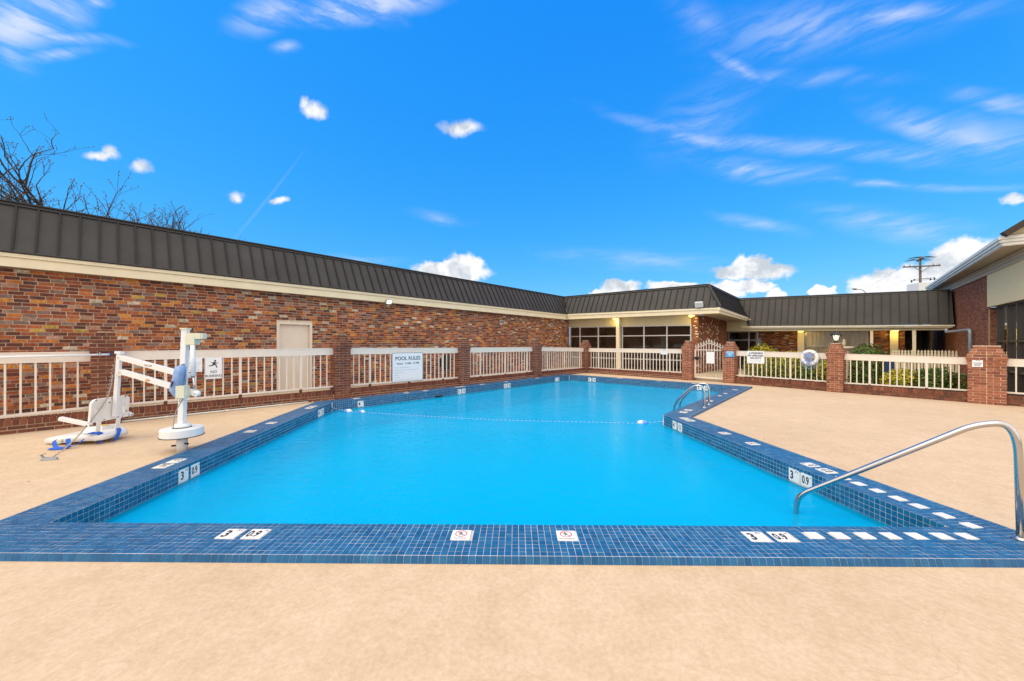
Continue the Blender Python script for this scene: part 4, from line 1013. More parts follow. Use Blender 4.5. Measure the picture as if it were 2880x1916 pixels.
bay(0, PIL[0] - LD * 3.3, PIL[0], (1.325, .20), RT[0], M['brown_brick'], M['pale_mortar'], .163, 0, .2)
for i in range(1, 5): bay(i, PIL[i - 1], PIL[i], RT[i - 1], RT[i], M['brown_brick'], M['pale_mortar'] if i < 3 else M['mortar'], .162)
bay(5, PIL[4], PIL[5], (1.20, .23), RT[5], M['brown_brick'], M['mortar'], .15)
bay(6, PIL[6], PIL[7], RT[6], RT[7], M['stained_brick'], M['dark_mortar'], .145)
bay(7, PIL[7], PIL[8], (1.145, .263), RT[8], M['stained_brick'], M['dark_mortar'], .145, .2, .31)
bay(8, PIL[8], PIL[8] + (PIL[8] - PIL[7]).normalized() * 3.6, (1.095, .28), (1.06, .27), M['stained_brick'], M['dark_mortar'], .145, .31, 0)
# concrete ledge between the fence and the brick building
for a, b in ((PIL[0], PIL[1]), (PIL[0] - LD * 3.3, PIL[0])):
    n = Vector((-LD.y, LD.x, 0)); MB().box(lo((a + b) / 2 + n * .27, .085), ((b - a).length / 2 - .2, .16, .10), LD, n).build('kerb', M['concrete'], kind='structure')

# ------------------------------------------------------------------ gate
def gate():
    a, b = PIL[5], PIL[6]; d = (b - a).normalized(); L = (b - a).length; p, q = a + d * .215, b - d * .215; w = (q - p).length
    n = Vector((d.y, -d.x, 0)); n = n if n.dot(-a) > 0 else -n
    g = thing('gate', lo((p + q) / 2, ZD), 'white iron gate with spear tips and arched top between two brick pillars', 'gate')
    def P(t, z, dn=0.): return lo(p + d * (w * t) + n * dn, z)
    z0, z1 = .09, 1.19; fr = MB()
    for t in (.02, .98): fr.bar(P(t, z0 - .03), P(t, z1 + .02), .05)
    fr.bar(P(.05, z1), P(.95, z1), .03); fr.bar(P(.05, z0), P(.95, z0), .04, .05)
    arch = [P(t, z1 + .02 + .25 * (1 - abs(2 * t - 1) ** 1.25), .0) for t in [k / 16 for k in range(1, 16)]]
    fr.tube(arch, .011, 6); fr.build('gate_frame', M['rail'], g)
    for k in range(11):
        t = .05 + .9 * k / 10; zt = z1 + .06 + .26 * (1 - abs(2 * t - 1) ** 1.2)
        bar = MB().tube([P(t, z0), P(t, zt)], .0105, 6).build('bar', M['rail'], g)
        c = P(t, zt); h = MB().lathe(c, [(.012, 0), (.03, .02), (.016, .05), (.018, .055), (.001, .13)], 8)
        h.box(c + Vector((0, 0, .022)), (.038, .007, .012), d, n); h.build('spear_tip', M['rail'], bar)
    MB().box(P(.115, .86, .02), (.045, .03, .05), d, n).build('lock_plate', M['alu'], g)
    lk = MB().lathe(P(.105, .86, .03), [(.001, .0), (.075, .005), (.08, .015), (.06, .03), (.001, .032)], 18, n); lk.bar(P(-.05, .862, .07), P(.27, .862, .07), .03, .025); lk.build('latch', M['black'], g)
    for z in (.56, .18): MB().box(P(.09, z, .0), (.05, .012, .012), d, n).build('brace', M['rail'], g)
    return d, n, P
gd, gn, GP = gate()
def plate(name, c, w, h, right, m, label, cat, th=.004, border=None):
    r = Vector(right).normalized(); up = Vector((0, 0, 1)); n = r.cross(up)
    o = thing(name, c, label, cat); MB().box(Vector(c), (w / 2, th / 2, h / 2), r, n, up).build('panel', m, o)
    if border:
        b = MB()
        for s in (-1, 1):
            b.box(Vector(c) + up * s * (h / 2 - .014) + n * (th / 2 + .0006), (w / 2 - .008, .0006, .006), r, n, up)
            b.box(Vector(c) + r * s * (w / 2 - .014) + n * (th / 2 + .0006), (.006, .0006, h / 2 - .0205), r, n, up)
        b.build('border', border, o)
    return o, r, up, n
plate('gate_notice', GP(.555, .89, .03), .29, .46, gd, M['sign'], 'blank white notice board fixed to the bars of the gate', 'notice')

# ------------------------------------------------------------------ signs
def rail_sign(i, j, u, v, dn):              # a point in front of the railing between pillars i and j
    d = (PIL[j] - PIL[i]).normalized(); n = Vector((d.y, -d.x, 0)); n = n if n.dot(-PIL[i]) > 0 else -n
    q = PIL[i] + n * dn; q = q + d * on_line(u, q, d); return lo(q, CH - (v - V0) * q.y / F), d, n
LINES = ['Pool is for registered guests only', 'Children under 18 must be accompanied by an adult', 'No glass in pool area', 'No diving', 'No running', 'There is no lifeguard on duty. Swim at your own risk']
c, d, n = rail_sign(1, 2, 1147.5, 1032.5, .045)
s, r, up, n = plate('pool_rules_sign', c, 1.10, .92, d, M['sign'], 'large white POOL RULES sign with blue border on the railing', 'sign', border=M['navy'])
text('POOL RULES', s, c + up * .27 + n * .003, r, up, .16, M['navy'], .98, bold=.003); text('Hours   9 AM - 10 PM', s, c + up * .115 + n * .003, r, up, .092, M['navy'], .95, bold=.0015)
for k, t in enumerate(LINES): text(t, s, c - r * .48 + up * (-.005 - .077 * k) + n * .003, r, up, .040, M['faint'], 1.0, align='LEFT')
c, d, n = rail_sign(0, 1, 601, 1035.5, .05)
s, r, up, n = plate('no_running_sign', c, .295, .47, d, M['sign'], 'white NO RUNNING sign with black running figure on the railing', 'sign')
text('NO', s, c - up * .085 + n * .003, r, up, .085, M['ink'], .85, bold=.001); text('RUNNING', s, c - up * .175 + n * .003, r, up, .080, M['ink'], .80, bold=.001)
def runner(o, c, r, up, n, k):
    b = MB()
    for p, q, w in (((.02, .05), (.0, -.01), .05), ((.0, .0), (-.035, -.035), .03), ((-.035, -.035), (-.095, -.035), .022), ((.005, .0), (.045, -.02), .03), ((.045, -.02), (.06, -.085), .022),
                    ((.02, .055), (-.025, .03), .018), ((-.025, .03), (-.05, .05), .016), ((.025, .05), (.055, .02), .018), ((.055, .02), (.085, .035), .016)):
        b.bar(c + r * p[0] * k + up * p[1] * k, c + r * q[0] * k + up * q[1] * k, w * k, .0008, n)
    b.lathe(c + r * .03 * k + up * .085 * k, [(.001, -.0004), (.022 * k, -.0004), (.022 * k, .0006), (.001, .0006)], 12, n); b.build('running_figure', M['ink'], o)
runner(s, c + up * .085 + n * .003, r, up, n, .9)
c, d, n = rail_sign(0, 1, 548, 1026, .045)
s, r, up, n = plate('guest_notice', c, .25, .31, d, M['sign'], 'pale faded notice on the railing behind the pool lift mast', 'notice')
for k, t in enumerate(('POOL FURNITURE', 'FOR USE OF', 'GUESTS', 'OF HOTEL ONLY')): text(t, s, c + up * (.03 - .05 * k) + n * .003, r, up, .036, M['faint'], .68)
c, d, n = rail_sign(4, 5, 1868, 990, .045)
s, r, up, n = plate('warning_notice', c, .31, .22, d, M['sign'], 'small white warning notice on the railing before the large windows', 'notice')
text('WARNING', s, c + up * .08 + n * .003, r, up, .04, M['ink'], bold=.001)
for k, t in enumerate(('NO LIFEGUARD ON DUTY', 'CHILDREN MUST BE WITH', 'AN ADULT AT ALL TIMES')): text(t, s, c + up * (.03 - .04 * k) + n * .003, r, up, .022, M['faint'])
c, d, n = rail_sign(6, 7, 2125, 1005, .045)
s, r, up, n = plate('lifeguard_warning_sign', c, .57, .45, d, M['sign'], 'white WARNING NO LIFEGUARD ON DUTY sign on the railing right of the gate', 'sign')
text('WARNING', s, c + r * .045 + up * .145 + n * .003, r, up, .085, M['ink'], .95, bold=.0035); text('NO LIFEGUARD', s, c + up * .055 + n * .003, r, up, .085, M['ink'], .86, bold=.0035); text('ON DUTY', s, c - up * .035 + n * .003, r, up, .085, M['ink'], .95, bold=.0035)
for k, t in enumerate(('CHILDREN SHOULD NOT USE POOL', 'WITHOUT ADULT SUPERVISION')): text(t, s, c - up * (.11 + .045 * k) + n * .003, r, up, .026, M['faint'], .95)
tri = MB(); q = c - r * .195 + up * .145 + n * .0035; tri.prism([q - r * .028 - up * .024, q + r * .028 - up * .024, q + up * .028], n * .0006); tri.build('warning_triangle', M['ink'], s)
def pillar_sign(i, u, v, w, h, m, label, name):
    d = (PIL[8] - PIL[5]).normalized() if i != 8 else (PIL[8] - PIL[7]).normalized(); n = Vector((d.y, -d.x, 0)); n = n if n.dot(-PIL[i]) > 0 else -n
    q = PIL[i] + n * (.212 if i != 8 else .222); q = q + d * on_line(u, q, d); c = lo(q, CH - (v - V0) * q.y / F); return plate(name, c, w, h, d, m, label, 'sign'), c
(s, r, up, n), c = pillar_sign(6, 2053, 995, .285, .25, M['skyblue'], 'small blue sign with white lettering on the pillar right of the gate', 'blue_pillar_sign')
for k, t in enumerate(('USE OF POOL', 'FOR REGISTERED', 'GUESTS', 'ONLY')): text(t, s, c + up * (.075 - .05 * k) + n * .003, r, up, .044, M['sign'], .78, bold=.0015)
(s, r, up, n), c = pillar_sign(8, 2749, 1018.5, .175, .25, M['sign'], 'square white notice with black lettering on the wide pillar', 'pillar_notice')
for k, t in enumerate(('NO GLASSWARE', 'ALLOWED IN', 'THIS AREA')): text(t, s, c + up * (-.025 - .032 * k) + n * .003, r, up, .027, M['ink'], .74, bold=.001)
b = MB(); b.box(c + up * .06 - r * .012 + n * .003, (.008, .0006, .025), r, n, up); b.box(c + up * .045 + r * .03 + n * .003, (.014, .0006, .008), r, n, up); b.build('pictogram', M['ink'], s)

# ------------------------------------------------------------------ life ring and its rope
c, d, n = rail_sign(6, 7, 2277, 1006, .13)
lr = thing('life_ring', c, 'white life ring with blue rope hung on the railing', 'life ring')
pts = [c + (d * math.cos(a) + Vector((0, 0, 1)) * math.sin(a)) * .200 for a in [2 * math.pi * k / 40 for k in range(41)]]
MB().tube(pts, .058, 12, cap=False).build('ring', M['plastic'], lr)
for a in (.75, 2.4, 3.9, 5.5):
    q = c + (d * math.cos(a) + Vector((0, 0, 1)) * math.sin(a)) * .200; ta = d * -math.sin(a) + Vector((0, 0, 1)) * math.cos(a)
    rr = [q + (n * math.cos(t) + ta.cross(n) * math.sin(t)) * .0605 for t in [2 * math.pi * k / 14 for k in range(15)]]; MB().tube(rr, .009, 6, cap=False).build('rope_band', M['bluerope'], lr)
rp = MB()
for k in range(6):
    xx = R.uniform(-.04, .04); hw_, bot = R.uniform(.025, .06), R.uniform(-.30, -.20)
    loop = [c + n * (.08 + .004 * k) + d * x + Vector((0, 0, z)) for x, z in ((xx - hw_ * .5, .15 - R.uniform(0, .05)), (xx - hw_, -.05), (xx - hw_ * .9, bot + .06), (xx, bot), (xx + hw_ * .9, bot + .06), (xx + hw_, -.05), (xx + hw_ * .5, .15 - R.uniform(0, .05)))]
    rp.tube(fillet(loop, .08, 3), .0045, 5)
rp.tube(fillet([c + n * .075 + d * x + Vector((0, 0, z)) for x, z in ((-.25, -.02), (-.17, -.27), (.02, -.37), (.2, -.30), (.27, -.02))], .15, 5), .006, 5)
rp.tube([c + n * .12 + d * x + Vector((0, 0, .035)) for x in (-.07, 0, .07)], .016, 6)
rp.build('rope', M['bluerope'], lr)
MB().bar(c + Vector((0, 0, .17)) - n * .1, c + Vector((0, 0, .17)) + n * .07, .03).build('hook', M['galv'], lr)

# ------------------------------------------------------------------ lanterns
def lantern(p, z, label, k, glow, post=None):
    o = thing('lantern', lo(p, z if post is None else post), label, 'lantern', None)
    c = lo(p, z); b = MB().lathe(c, [(.07 * k, 0), (.07 * k, .03 * k), (.035 * k, .05 * k), (.055 * k, .09 * k)], 12)
    for a in range(6):
        t = a * math.pi / 3 + .4; v = Vector((math.cos(t), math.sin(t), 0)); b.bar(c + v * .06 * k + Vector((0, 0, .09 * k)), c + v * .105 * k + Vector((0, 0, .26 * k)), .012 * k)
    b.build('cage', M['black'], o)
    MB().lathe(c, [(.052 * k, .09 * k), (.097 * k, .26 * k)], 6, smooth=False).build('glass', M['lamp_white'] if glow else M['lens'], o)
    MB().lathe(c, [(.165 * k, .255 * k), (.165 * k, .27 * k), (.06 * k, .35 * k), (.04 * k, .39 * k), (.001, .40 * k)], 14).build('hood', M['black'], o)
    if post is not None: MB().tube([lo(p, post), lo(p, z + .01)], .04, 8).build('post', M['black'], o)
lantern(PIL[7], PZ[7] + .016, 'lit black lantern on top of the brick pillar', .92, True)
q = at(2134, 975, 15.2); lantern(q, 1.26, 'unlit black lantern on a post behind the warning sign', .95, False, -.42)

# ------------------------------------------------------------------ wall and porch lights
def ceiling_light(u, v, Y, label):
    c = at(u, v, Y); o = thing('ceiling_light', c, label, 'ceiling light', 'lit yellow lights under the eaves')
    MB().lathe(c, [(.15, .03), (.15, .05), (.12, .07)], 18).build('base', M['cream'], o)
    MB().lathe(c, [(.001, -.045), (.07, -.04), (.12, -.015), (.14, .03)], 18).build('diffuser', M['lamp_glow'], o)
    l = bpy.data.lights.new('porch_bulb', 'POINT'); l.energy = 11; l.specular_factor = 0; l.color = (1, .74, .22); l.shadow_soft_size = .12
    lo_ = bpy.data.objects.new('porch_bulb', l); COL.objects.link(lo_); lo_.parent = o; lo_.location = (0, 0, -.12)
ceiling_light(1730, 897, 20.45, 'lit yellow ceiling light next to the cream post of the window wall')
ceiling_light(1945, 889, 17.62, 'lit yellow ceiling light next to the brick pier')
ceiling_light(2252, 932, 20.05, 'lit yellow porch light left of the curtained window')
ceiling_light(2518, 930.5, 17.9, 'lit yellow porch light above the picket fence')
def flood(u, v, Y, right, n, label, glow, k):
    c = at(u, v, Y); r = Vector(right).normalized(); n = Vector(n).normalized(); up = Vector((0, 0, 1)); o = thing('flood_light', c, label, 'flood light')
    f = (n * .9 - up * .35).normalized(); u2 = r.cross(f); u2 = u2 if u2.z > 0 else -u2
    MB().box(c, (.16 * k, .06 * k, .12 * k), r, f, u2).build('housing', M['galv'] if glow else M['white'], o)
    MB().box(c + f * .062 * k, (.14 * k, .006 * k, .10 * k), r, f, u2).build('lens', M['lamp_white'] if glow else M['lens'], o)
    b = MB(); b.bar(c - up * .13 * k, c - up * .20 * k - n * .1 * k, .05 * k); b.box(c - up * .19 * k - n * .10 * k, (.07 * k, .05 * k, .06 * k), r, n, up); b.build('bracket', M['black'] if not glow else M['galv'], o)
q = ES + WDIR * on_line(1093, ES, WDIR) + NW * .02; flood(1093, 849, q.y - .12, WDIR, NW, 'lit white flood light under the eave of the brick building', True, .62)
q = P0e + D2 * on_line(1966, P0e, D2); flood(1966, 857, q.y - .10, D2, N2, 'unlit white flood light on the corner eave of the window wing', False, 1.0)

# ------------------------------------------------------------------ pool lift
def lift():
    c0 = Vector((-4.73, 5.48, 0)); a = Vector((-1.47, .57, 0)).normalized(); n = Vector((-a.y, a.x, 0)); n = n if n.y < 0 else -n
    X, Z = Vector((1, 0, 0)), Vector((0, 0, 1))
    o = thing('pool_lift', lo(c0, ZD), 'white pool lift with slung seat, two long arms and blue straps at the pool edge', 'pool lift')
    def LPt(u, v, dn=0.): q = c0 + n * dn; q = q + a * on_line(u, q, a); return lo(q, CH - (v - V0) * q.y / F)
    b = MB().tube([lo(c0, ZD), lo(c0, .175)], .066, 20); b.build('base_post', M['white'], o)
    bt = MB()
    for dx, dz in ((-.085, .03), (.09, .06)): bt.tube([lo(c0, dz) + Vector((dx, -.03, 0)) * .7, lo(c0, dz) + Vector((dx, -.03, 0)) * 1.35], .013, 8)
    bt.build('lock_bolt', M['black'], o)
    MB().lathe(c0, [(.242, .170), (.248, .173), (.248, .274), (.243, .281), (.10, .287)], 56, smooth=False).build('base_disc', M['white'], o)
    MB().lathe(c0, [(.248, .163), (.256, .165), (.256, .173), (.248, .175)], 40).build('rubber_ring', M['black'], o)
    MB().lathe(c0 + Vector((.0, 0, 0)), [(.102, .285), (.104, .315), (.088, .34), (.05, .343)], 28).build('hub', M['white'], o)
    MB().lathe(c0, [(.103, .284), (.110, .286), (.110, .294), (.103, .296)], 28).build('hub_ring', M['black'], o)
    top = lo(c0, 1.69) + X * .05
    m = MB(); m.bar(lo(c0, .34) - X * .005, top, .075, .062, Vector((0, 1, 0))); m.build('mast', M['white'], o)
    MB().box(top + Z * .008, (.048, .042, .012)).build('mast_cap', M['ivory'], o)
    MB().bar(lo(c0, .72) + X * .042 - Vector((0, .03, 0)), lo(c0, 1.2) + X * .058 - Vector((0, .03, 0)), .016, .06, (0, 1, 0)).build('rack_strip', M['galv'], o)
    mh = MB(); mh.box(top + X * .145 - Z * .095, (.105, .045, .042)); mh.box(top + X * .245 - Z * .098, (.03, .040, .036)); mh.box(top + X * .10 - Z * .16, (.065, .05, .06)); mh.build('motor_housing', M['ivory'], o)
    t0, t1, t2 = LPt(542, 971, .0), LPt(544, 1058), LPt(548, 1106)
    MB().tube([t0, t1], .028, 14).build('actuator_tube', M['white'], o); MB().tube([t1 - Z * .0 + Z * .01, t2], .015, 10).build('actuator_rod', M['steel'], o)
    def arm(p, q, name):
        b = MB(); b.bar(p, q, .05, .074, Z); d_ = (q - p).normalized()
        for e in (p, q): b.tube([e - n * .026, e + n * .026], .038, 14)
        r_ = b.build(name, M['white'], o)
        for e in (p, q): MB().tube([e - n * .04, e + n * .04], .011, 8).build('pivot_bolt', M['steel'], r_)
        return r_, d_
    cT = Vector((-6.21, 6.05, 1.335)); cB = Vector((-6.285, 6.05, .33))
    ar, d1_ = arm(LPt(340, 1006), LPt(528, 1057), 'upper_arm'); al, d2_ = arm(LPt(344, 1046), LPt(555, 1107.5), 'lower_arm')
    pm = (LPt(340, 1006) + LPt(528, 1057)) / 2 + n * .033
    text('POOL LIFT', ar, pm - d1_ * .05, -a, d1_.cross(n) if d1_.cross(n).z > 0 else -d1_.cross(n), .034, M['ink'], 1.1)
    q = (LPt(344, 1046) * .62 + LPt(555, 1107.5) * .38) + n * .0325; yl = MB(); yl.prism([q - a * -.03 - Z * .022, q - a * .02 - Z * .034, q + Z * .024], n * .001); yl.build('warning_sticker', M['yellow'], al)
    MB().box(q + a * -.055 + Z * .008 - Z * .014, (.028, .001, .008), -d2_, n).build('red_sticker', M['red'], al)
    cl = MB(); cl.bar(cB, cT, .058, .045, Vector((0, 1, 0))); cl.box(cT + Z * .005, (.045, .038, .018), Vector((1, .0, -.12)))
    cl.build('seat_column', M['white'], o)
    br = MB().box(LPt(341, 1046) - Z * .05, (.04, .045, .012)); br.build('stop_bracket', M['ivory'], o)
    # back panel: rounded plate with two hand slots, standing along Y
    def rr(w, h, r_, k=6):
        pts = []
        for cx, cy, a0 in ((w - r_, h - r_, 0), (-w + r_, h - r_, 90), (-w + r_, -h + r_ * .3, 180), (w - r_, -h + r_ * .3, 270)):
            r2 = r_ if cy > 0 else r_ * .3; cx = (w - r2) * (1 if cx > 0 else -1); cy = (h - r2) * (1 if cy > 0 else -1)
            for i in range(k + 1): t = math.radians(a0 + 90 * i / k); pts.append((cx + r2 * math.cos(t), cy + r2 * math.sin(t)))
        return pts
    yv = Vector((.05, 1, 0)).normalized(); tilt = Vector((.10, 0, 1)).normalized(); pn = yv.cross(tilt); pc = Vector((-6.345, 6.03, .46))
    outer = [pc + yv * x + tilt * y for x, y in rr(.275, .178, .075)]
    slots = []
    for sx_ in (-.20, .20): slots.append([pc + yv * (sx_ + .016 * math.cos(t)) + tilt * (-.02 + .075 * math.sin(t)) for t in [2 * math.pi * k / 12 for k in range(12)]])
    loops = [outer] + slots; tri = tessellate_polygon([[Vector(((p - pc).dot(yv), (p - pc).dot(tilt), 0)) for p in l] for l in loops])
    flat = [p for l in loops for p in l]; N_ = len(flat); b = MB()
    b.add([p + pn * .018 for p in flat] + [p - pn * .018 for p in flat], [tuple(t) for t in tri] + [tuple(x + N_ for x in t[::-1]) for t in tri])
    s0 = 0
    for l in loops:
        k = len(l); b.add([p + pn * .018 for p in l] + [p - pn * .018 for p in l], [(i, (i + 1) % k, k + (i + 1) % k, k + i) for i in range(k)], smooth=True)
    back = b.build('backrest', M['plastic'], o)
    rb_ = MB()
    for y in (-.10, .10): rb_.box(pc + yv * y + pn * .02 + tilt * -.01, (.012, .006, .12), yv, pn, tilt)
    rb_.box(pc - tilt * .15 + pn * .025, (.26, .014, .018), yv, pn, tilt); rb_.build('backrest_rib', M['plastic'], back)
    hb = MB()
    for x, y in ((-.22, .165), (.0, .168), (.20, .166), (-.03, .1), (.06, -.10), (.24, -.08), (-.1, -.15), (.1, -.15), (.17, -.15)): hb.lathe(pc + yv * x + tilt * y + pn * .019, [(.001, .0), (.010, .0), (.010, .02 if y < -.14 else .004), (.001, .021 if y < -.14 else .005)], 8, pn)
    hb.build('bolts', M['black'], back)
    for y, z in ((5.72, .262), (6.34, .30)):
        p = Vector((-6.30, y, z)); q = p + Vector((-.44, -.02, .10)); ab = MB(); ab.bar(p, q, .055, .04); ab.bar(p + Vector((-.03, 0, .03)), q + Vector((.01, 0, .022)), .05, .02)
        ao = ab.build('armrest', M['plastic'], o); MB().box(p + Vector((.003, 0, -.002)), (.002, .018, .012)).build('end_socket', M['grey'], ao)
        MB().lathe(p + Vector((-.035, -.029, -.004)), [(.001, 0), (.011, 0), (.011, .004), (.001, .005)], 8, (0, -1, 0)).build('armrest_bolt', M['black'], ao)
    for y in (5.83, 6.12): MB().bar(Vector((-6.30, y, .30)), Vector((-6.335, y, .0)), .06, .014, (1, 0, 0)).build('hanger_bar', M['plastic'], o)
    # seat pan: moulded slab, thin and rounded at the far left
    ring = []
    for x, y0, y1, zt, zb in ((-7.12, 5.84, 6.10, .0, -.03), (-7.10, 5.80, 6.15, .045, -.045), (-6.95, 5.77, 6.20, .075, -.042), (-6.70, 5.75, 6.24, .095, -.02), (-6.48, 5.75, 6.27, .118, .0), (-6.32, 5.78, 6.26, .112, .0), (-6.24, 5.82, 6.22, .09, .01)):
        sec = []
        for t in range(16):
            an = 2 * math.pi * t / 16; cx, sn = math.cos(an), math.sin(an)
            f = lambda w: math.copysign(abs(w) ** .35, w); sec.append(Vector((x, (y0 + y1) / 2 + (y1 - y0) / 2 * f(cx), (zt + zb) / 2 + (zt - zb) / 2 * f(sn))))
        ring.append(sec)
    b = MB(); flat = [p for s_ in ring for p in s_]
    b.add(flat, [(i * 16 + k, i * 16 + (k + 1) % 16, (i + 1) * 16 + (k + 1) % 16, (i + 1) * 16 + k) for i in range(len(ring) - 1) for k in range(16)] + [tuple(range(16))[::-1], tuple(range(len(flat) - 16, len(flat)))], smooth=True)
    pan = b.build('seat_pan', M['plastic'], o)
    rd = MB(); rd.loft([Vector(p) for p in ((-6.80, 6.02, .08), (-6.45, 6.0, .10), (-6.40, 6.30, .10), (-6.72, 6.32, .08))], [Vector(p) for p in ((-6.76, 6.06, .155), (-6.48, 6.05, .175), (-6.44, 6.27, .175), (-6.69, 6.28, .155))]); rd.build('seat_ridge', M['plastic'], pan)
    MB().bar((-6.60, 6.14, .178), (-6.46, 6.12, .181), .04, .004).build('yellow_label', M['yellow'], pan)
    def ribbon(pts, w, wd, name='strap'):
        pts = fillet(pts, .05, 4); b = MB(); wd = Vector(wd).normalized(); vs = []
        for i, p in enumerate(pts): vs += [p - wd * w / 2 + Vector((0, 0, .004 * math.sin(i))), p + wd * w / 2]
        nn = len(pts); b.add(vs + [v + Vector((.003, -.002, .003)) for v in vs], [f for i in range(nn - 1) for f in ((2 * i, 2 * i + 1, 2 * i + 3, 2 * i + 2), (2 * nn + 2 * i + 2, 2 * nn + 2 * i + 3, 2 * nn + 2 * i + 1, 2 * nn + 2 * i))], smooth=True)
        return b.build(name, M['blue_strap'], o)
    z = ZD + .008
    ribbon([(-6.78, 5.70, .06), (-6.74, 5.62, .05), (-6.70, 5.60, z + .02), (-6.58, 5.56, z), (-6.46, 5.58, z + .01), (-6.40, 5.66, z + .05), (-6.42, 5.72, .05)], .05, (.25, 1, .5))
    ribbon([(-6.60, 5.68, .07), (-6.50, 5.60, .05), (-6.46, 5.57, z + .01), (-6.60, 5.50, z), (-6.70, 5.54, z + .01)], .05, (.5, 1, .2))
    MB().box((-6.70, 5.66, .03), (.035, .02, .025), (1, .2, .3)).build('buckle', M['ivory'], o)
    ribbon([(-6.40, 5.74, .12), (-6.34, 5.76, .14), (-6.28, 5.84, .12), (-6.28, 5.86, .03), (-6.30, 5.83, z)], .07, (0, 1, .3))
    ribbon([(-6.30, 6.10, .13), (-6.24, 6.08, .12), (-6.20, 6.02, .06), (-6.20, 5.98, z + .01), (-6.24, 5.95, z)], .06, (.1, 1, .1))
    # battery pack, its cloth cover and leads
    bp = LPt(514, 1102, .085); MB().box(bp, (.058, .05, .085), X, Vector((0, 1, 0))).build('battery_box', M['ivory'], o)
    rng = random.Random(3); secs = []
    for (u, v, wpx, th) in ((512, 1027, 10, .02), (508, 1033, 30, .05), (505, 1048, 34, .06), (500, 1066, 34, .065), (494, 1084, 32, .06), (491, 1100, 28, .05), (495, 1113, 18, .035), (497, 1120, 8, .012)):
        c = LPt(u, v, .09); w = wpx / 2 / F * c.y; sec = []
        for t in range(18):
            an = 2 * math.pi * t / 18; k = 1 + rng.uniform(-.30, .16); sec.append(c - a * math.cos(an) * w * k * -1 + n * math.sin(an) * th * k + Z * rng.uniform(-.008, .008))
        secs.append(sec)
    b = MB(); flat = [p for s_ in secs for p in s_]; b.add(flat, [(i * 18 + k, i * 18 + (k + 1) % 18, (i + 1) * 18 + (k + 1) % 18, (i + 1) * 18 + k) for i in range(len(secs) - 1) for k in range(18)], smooth=True)
    b.build('cloth_cover', M['blue_cloth'], o)
    MB().prism([LPt(484, 1072, .16), LPt(487, 1074, .16), LPt(482, 1092, .16), LPt(481, 1084, .16)], n * .006).build('cover_opening', M['ink'], o)
    ld = MB(); ld.tube(fillet([bp - Z * .085, bp - Z * .14 - X * .02, bp - Z * .20 - X * .06, bp - Z * .33 - X * .10 - Vector((0, .02, 0)), bp - Z * .50 - X * .13], .06, 4), .006, 6); ld.tube(fillet([bp - Z * .085 - X * .03, bp - Z * .15 - X * .05, bp - Z * .15 - X * .01, bp - Z * .07 + X * .01], .03, 4), .005, 6); ld.build('lead', M['cable'], o)
    ln = MB(); ln.bar(lo(c0, .55) + X * .06 - Vector((0, .05, 0)), lo(c0, .42) + X * .05 - Vector((0, .05, 0)), .008); ln.build('pin', M['white'], o)
    # coiled lead down the column to the hand control on the deck
    pts = [Vector((-6.245, 5.98, 1.0)), Vector((-6.26, 5.97, .80)), Vector((-6.28, 5.92, .60)), Vector((-6.33, 5.78, .36)), Vector((-6.38, 5.62, .12)), Vector((-6.42, 5.48, -.03)), Vector((-6.40, 5.42, ZD + .01)), Vector((-6.30, 5.28, ZD + .006)), Vector((-6.16, 5.12, ZD + .01)), Vector((-6.10, 5.08, ZD + .02))]
    sm = fillet(pts, .12, 5); L_ = len(sm); MB().tube(sm, [.009 if i < L_ * .64 else .004 for i in range(L_)], 7).build('control_lead', M['cable'], o)
    co = MB(); cp = []
    for k in range(240): t = k / 239; p = Vector((-6.235, 5.985, 1.18)).lerp(Vector((-6.28, 5.93, .62)), t); an = t * 60; cp.append(p + Vector((.013 * math.cos(an), .013 * math.sin(an), 0)))
    co.tube(cp, .0035, 5); co.build('coiled_lead', M['cable'], o)
    h = thing('hand_control', (-6.10, 5.05, ZD), 'grey hand control lying on the deck at the end of the lift cable', 'remote control')
    b = MB(); ax = Vector((1, .22, 0)).normalized(); b.loft([Vector((-6.10, 5.05, ZD + .003)) + ax * x + ax.cross(Z) * y for x, y in ((-.09, -.026), (.08, -.014), (.08, .014), (-.09, .026))], [Vector((-6.10, 5.05, ZD + .034)) + ax * x + ax.cross(Z) * y for x, y in ((-.08, -.02), (.07, -.010), (.07, .010), (-.08, .02))]); b.build('casing', M['galv'], h)
    b = MB(); b.bar(Vector((-6.10, 5.05, ZD + .03)) - ax * .07, Vector((-6.10, 5.05, ZD + .075)) - ax * .10, .025, .012); b.bar(Vector((-6.10, 5.05, ZD + .075)) - ax * .10, Vector((-6.10, 5.05, ZD + .085)) - ax * .055, .025, .010); b.build('hook', M['cable'], h)
lift()

# ------------------------------------------------------------------ long pole on the left railing, pipe along the low wall, leaves
nL = Vector((LD.y, -LD.x, 0))
def on_fence(u, v, dn): q = LP + nL * dn; q = q + LD * on_line(u, q, LD); return lo(q, CH - (v - V0) * q.y / F)
pp = [on_fence(-260, 1012, .30), on_fence(304, 997.2, .26)]
o = thing('pool_pole', pp[1], 'long white telescopic pool pole lying across the far left railing', 'pool pole')
MB().tube(pp, .0185, 12).build('pole', M['white'], o); MB().tube([pp[1], on_fence(309, 997, .26)], .023, 12).build('collar', M['bluerope'], o); MB().tube([on_fence(309, 997, .26), on_fence(332, 996.6, .25)], .012, 10).build('tip', M['navy'], o)
b = MB(); c = on_fence(281, 998, .26); b.tube(fillet([c + nL * -.06 - Vector((0, 0, .03)), c + Vector((0, 0, -.04)) + nL * .03, c + nL * .035 + Vector((0, 0, .05))], .03, 4), .007, 6); b.build('hook', M['galv'], o)
pq = [LP + nL * .155 + LD * on_line(u, LP + nL * .155, LD) for u in (262, 470, 640, 790, 866)]
